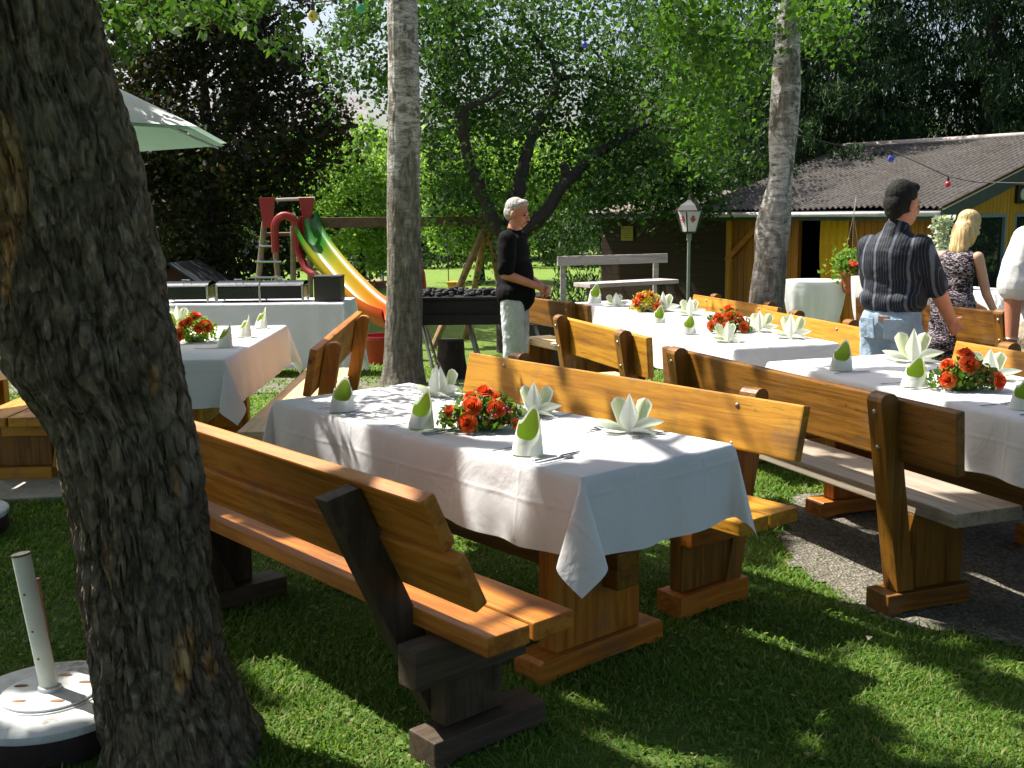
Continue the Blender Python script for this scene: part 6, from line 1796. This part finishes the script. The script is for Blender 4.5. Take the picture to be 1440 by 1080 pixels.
# swing
sw = thing('swing_frame', 'brown timber swing beam on slanting legs behind the man in black', 'swing', (0, 0, 0))
a = pz(446, 311, 17); b = pz(694, 313, 17)
m = MB(); m.box(((a.x + b.x) / 2, 17, (a.z + b.z) / 2), ((b - a).length, .13, .155), None, .01); m.build('beam', simple('dark_beam_wood', (.11, .065, .03), .8, 0, .3, 10, .3, 40), sw)
for k, (x1, y1) in enumerate(((b.x - .95, 16.6), (b.x + .25, 17.6), (b.x - .5, 17.9))):
    m = MB(); m.tube([(b.x - .1, 17, b.z), (x1, y1, z0)], .055, 9); m.build('leg', simple('leg_wood', (.26, .16, .07), .8, 0, .3, 10, .3, 40), sw, True)
q = pz(642, 402, 17)
ss = MB(); ss.box((q.x, 17, q.z - .01), (.27, .26, .13), None, .03); ss.box((q.x, 16.99, q.z + .055), (.30, .28, .03), None, .01)
s_ = ss.build('swing_seat', simple('yellow_plastic', (.62, .38, .02), .4), sw)
m = MB()
for dx in (-.12, .12): m.tube([(q.x + dx, 17, q.z + .05), (q.x + dx * 1.1, 17, b.z - .05)], .008, 5)
m.build('rope', simple('swing_rope', (.05, .05, .045), .8), s_)
# merry-go-round with blue hoops
q = pz(518, 402, 31); zg3 = -.5
mg = thing('merry_go_round', 'far playground roundabout with blue hoops on a red deck, seen left of the first birch', 'roundabout', (q.x, 31, zg3))
m = MB(); m.lathe([(.5, 0), (.5, .1), (.62, .12), (.62, .18), (.001, .19)], (0, 0, 0), 30); m.build('deck', simple('faded_red_deck', (.45, .2, .15), .7), mg, True)
m = MB()
for k in range(4):
    an = k * PI / 4 + .2; d = Vector((math.cos(an), math.sin(an), 0))
    m.tube([d * .55 + Vector((0, 0, .18)), d * .55 + Vector((0, 0, .65)), d * .42 + Vector((0, 0, .84)), Vector((0, 0, .92)), -d * .42 + Vector((0, 0, .84)), -d * .55 + Vector((0, 0, .65)), -d * .55 + Vector((0, 0, .18))], .028, 8)
m.build('hoop', simple('blue_tube_paint', (.12, .28, .38), .4), mg, True)
m = MB(); m.tube([(-1.0, -.3, .1), (-1.0, -.3, .95)], .05, 8); m.tube([(-1.5, -.3, .8), (.2, -.3, .8)], .03, 8); o = m.build('play_bar', simple('red_brown_bar', (.3, .09, .04), .6), None, True); o.location = (q.x - .1, 30.5, zg3); tag(o, 'red-brown play bar left of the far roundabout', 'play bar')
q = pz(592, 385, 27)
m = MB(); m.lathe([(.12, 0), (.13, .3), (.10, .6), (.05, .75), (.07, .85), (.001, .95)], (0, 0, 0), 14); o = m.build('spring_toy', RED, None, True); o.location = (q.x, 27, -.5); tag(o, 'small red spring toy on the lawn just right of the first birch', 'play toy')
# playhouse, with shade put into its dark wall and roof colours
q = pz(250, 400, 18.0)
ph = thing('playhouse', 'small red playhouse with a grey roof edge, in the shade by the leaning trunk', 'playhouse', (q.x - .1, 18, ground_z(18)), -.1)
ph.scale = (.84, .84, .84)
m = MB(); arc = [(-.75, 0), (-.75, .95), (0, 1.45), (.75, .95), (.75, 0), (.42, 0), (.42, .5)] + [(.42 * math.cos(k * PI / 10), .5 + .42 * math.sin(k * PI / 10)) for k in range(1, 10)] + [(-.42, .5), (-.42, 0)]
m.prism(arc, 1, 0, .06, 0); m.box((-.72, .7, .45), (.05, 1.3, .9)); m.box((.72, .7, .45), (.05, 1.3, .9)); m.build('wall', simple('shade_darkened_red_board', (.045, .004, .005), .8), ph)
m = MB()
for sg in (-1, 1):
    a = Vector((0, .65, 1.52)); b = Vector((sg * .98, .65, .86)); c = (a + b) / 2; m.box(c, ((b - a).length, 1.6, .04), Matrix.Rotation(math.atan2(-(b - a).z, (b - a).x), 3, 'Y'), .004)
m.build('roof', simple('shade_darkened_roof', (.008, .009, .009), .9), ph)
m = MB(); a = Vector((.05, -.12, 1.50)); b = Vector((.98, -.12, .88)); m.box((a + b) / 2, ((b - a).length, .03, .07), Matrix.Rotation(math.atan2(-(b - a).z, (b - a).x), 3, 'Y'), .003); m.build('verge_board', simple('grey_verge', (.14, .16, .16), .8), ph)

# ------------------------------------------------------------------ grey plank bench and low wall by the shed
a = pz(815, 404, 13.6); b = pz(940, 400, 14.2)
gb = thing('plank_bench', 'weathered grey plank bench with a high back rail, in front of the brown shed', 'bench', (0, 0, 0))
def plank(p, q, dz, th, wd, name, mat):
    c = (p + q) / 2; yaw = math.atan2(q.y - p.y, q.x - p.x); m = MB(); m.box((0, 0, 0), ((q - p).length, wd, th), None, .006); o = m.build(name, mat, gb); o.location = c + Vector((0, 0, dz)); o.rotation_euler = (0, 0, yaw)
p1 = pz(818, 399, 13.2); p2 = pz(942, 397, 13.9); plank(p1, p2, 0, .05, .35, 'seat', simple('pinkish_grey_board', (.42, .33, .32), .8, 0, .15, 10))
p3_ = pz(784, 364, 13.9); p4_ = pz(938, 366, 14.5); plank(p3_, p4_, 0, .12, .04, 'back_rail', M['grey_plank'])
for p in (pz(792, 366, 13.95), pz(923, 366, 14.45)):
    m = MB(); h = p.z - ground_z(p.y); m.box((p.x, p.y + .05, ground_z(p.y) + h / 2), (.07, .06, h), None, .006); m.build('post', M['grey_plank'], gb)
for p in (p1.lerp(p2, .1), p1.lerp(p2, .9)):
    m = MB(); h = p.z - ground_z(p.y) - .03; m.box((p.x, p.y, ground_z(p.y) + h / 2), (.08, .3, h), None, .006); m.build('leg', M['dark_y'], gb)
m = MB(); m.box((0, 0, .28), (1.5, .12, .56), None, .01); o = m.build('low_wall', simple('dark_stained_timber', (.03, .028, .026), .8, 0, .3, 8, .3, 50)); o.location = (pz(815, 415, 12.9).x, 12.9, ground_z(12.9)); tag(o, 'low dark timber wall behind the rearmost table, left of the grey bench', 'wall')

# ------------------------------------------------------------------ parasol, slabs
PM_ = simple('white_parasol_canvas', (.78, .80, .80), .8, 0, .04, 6, .2, 60, .2, (.2, (.45, .62, .55)))
PU = simple('pale_green_lining', (.30, .45, .38), .8, 0, .05, 6, .1, 60, .2, (.3, (.4, .6, .5)))
para = thing('parasol', 'large white parasol with a pale green lining reaching in from behind the leaning trunk', 'parasol', (-3.0, 5.6, 0))
def can(off, rim, sc_=1.0):
    m = MB()
    def fn(u, v):
        an = u * 2 * PI + .535; k = u * 8; e = math.cos(PI / 8) / math.cos(((k % 1) - .5) * PI / 4)
        rr = 1.60 * v * (1 - (1 - e) * 1.0 * v) * sc_
        z = 2.62 - .66 * v ** 1.15 - .05 * math.sin(v * PI) * (1 - abs((k % 1) - .5) * 2) + off
        return (math.cos(an) * rr, math.sin(an) * rr, z)
    m.grid(fn, 96, 16); return m
can(0, 0).build('canopy', PM_, para, 'all'); can(-.015, 0, .992).build('lining', PU, para, 'all')
m = MB(); m.lathe([(.24, 0), (.24, .05), (.05, .07), (.035, .4)], (0, 0, 0), 24); m.tube([(0, 0, .1), (0, 0, 2.66)], .024, 12); m.lathe([(.03, 2.64), (.03, 2.68), (.001, 2.74)], (0, 0, 0), 12); m.build('pole', simple('white_pole', (.7, .7, .68), .4), para, True)
m = MB()
for k in range(8):
    an = k * PI / 4 + .535; m.tube([(0, 0, 2.58), (math.cos(an) * 1.55, math.sin(an) * 1.55, 1.93)], .007, 5); m.tube([(0, 0, 2.1), (math.cos(an) * .7, math.sin(an) * .7, 2.25)], .006, 5)
m.build('rib', M['steel'], para)
def slab_mat():
    m, nt, out = newmat('chipped_white_paint_on_concrete')
    v = coords(nt)
    f = noise(nt, v, 7, 6, .65); g_ = noise(nt, v, 26, 5, .6)
    c = ramp(nt, g_, [(.3, (.50, .52, .52)), (.7, (.66, .68, .68))])
    c = mix(nt, ramp(nt, f, [(.60, (0, 0, 0)), (.66, (1, 1, 1))]), c, (.30, .27, .22))
    c = mix(nt, ramp(nt, noise(nt, v, 15, 3), [(.68, (0, 0, 0)), (.72, (1, 1, 1))]), c, (.16, .07, .03))
    princ(nt, out, c, .65, 0, bump(nt, f, .5, .01), .3); return m
SM = slab_mat(); RUBB = simple('dark_rubber_skirt', (.025, .014, .012), .8, 0, .3, 20, .3, 80)
def slab(label, p, pole):
    t = thing('concrete_stand', label, 'parasol stand', p, 0, 'round concrete stands for parasols')
    m = MB(); m.lathe([(.252, 0), (.262, .012), (.262, .085), (.25, .095)], (0, 0, 0), 64); m.build('skirt', RUBB, t, True)
    m = MB(); m.lathe([(.264, .088), (.267, .094), (.267, .112), (.258, .119), (.19, .124), (.15, .121), (.148, .126), (.001, .127)], (0, 0, 0), 64); m.build('slab', SM, t, True)
    m = MB(); m.lathe([(.138, .127), (.140, .129), (.140, .134), (.134, .137), (.034, .139), (.034, .15), (.029, .152)], (0, 0, 0), 48); m.build('flange', SM, t, True)
    if pole:
        pt_ = Vector((-.062, .015, .56)); m = MB(); m.tube([(0, 0, .137), pt_], .0265, 24, False); m.tube([pt_, (0, 0, .137)], .0225, 24, False)
        m.build('pole_socket', simple('cream_painted_tube', (.58, .60, .52), .45, 0, .08, 9, .1, 60), t, 'all')
        m = MB()
        for k in (.25, .45, .72): q = Vector((0, 0, .137)).lerp(pt_, k) + Vector((-.002, -.0262, 0)); m.ball(q, .0042, 8, 4, (1, .4, 1))
        m.tube([Vector((0, 0, .137)).lerp(pt_, .985) + Vector((0, 0, 0)), Vector((0, 0, .137)).lerp(pt_, 1.0)], .0272, 24, False)
        m.build('rust_spots', M['rust'], t)
        m = MB()
        for an in (.5, 1.5, 2.9, 4.1, 5.3): m.ball((math.cos(an) * .1, math.sin(an) * .1, .1375), .015, 10, 4, (1.6, .7, .25))
        m.build('bolt', M['rust'], t)
    return t
slab('round white concrete parasol base with an empty leaning tube socket, left of the leaning trunk', (-1.41, 3.13, 0), True)
slab('round white-topped parasol base cut off by the left edge', (-2.79, 5.25, 0), False)
m = MB(); m.tube([(0, 0, 0), (-.04, .01, .42)], .007, 6); o = m.build('thin_rod', M['rust']); o.location = (-1.47, 3.32, 0); tag(o, 'thin rusty rod stuck in the lawn just left of the white tube socket', 'rod')

# ------------------------------------------------------------------ far house and fallen leaves
hs = thing('house', 'grey-roofed house far behind the trees at upper left', 'house', (-12.6, 60, -.5), .15)
m = MB(); m.box((0, 0, 2.6), (9, 7, 5.2)); m.build('wall', simple('pale_render', (.5, .48, .44), .9), hs)
m = MB(); m.prism([(-4.0, 5.2), (4.0, 5.2), (0, 8.3)], 0, -4.9, 4.9); m.build('roof', simple('grey_roof_tiles', (.26, .24, .24), .9, 0, .2, 3, .5, 20), hs)
m = MB()
for x in (-3, 0, 3):
    for z in (1.6, 3.9): m.box((x, -3.52, z), (1.0, .06, 1.2))
m.build('window', GL, hs)
lf = []
for i, (u, v) in enumerate(((1127, 922), (1222, 902), (815, 905), (175, 786))):
    q = pzp(u, v, .012)
    m = MB(); m.grid(lambda a, b: ((a - .5) * .035, (b - .5) * .024 * math.sin(PI * min(.98, max(.02, a))), .012 + .008 * math.sin(a * 3)), 6, 4)
    o = m.build('fallen_leaf', simple('dry_pale_leaf', (.5, .42, .28), .8), None, 'all'); o.location = (q.x, q.y, .012); o.rotation_euler = (0, 0, i * 1.1)
    tag(o, ['pale dry leaf on the shaded grass right of the front table', 'dry leaf on the grass by the gravel edge', 'tiny dry leaf beside the front table foot', 'dry leaf in the grass by the leaning trunk'][i], 'leaf', 'fallen leaves on the grass')
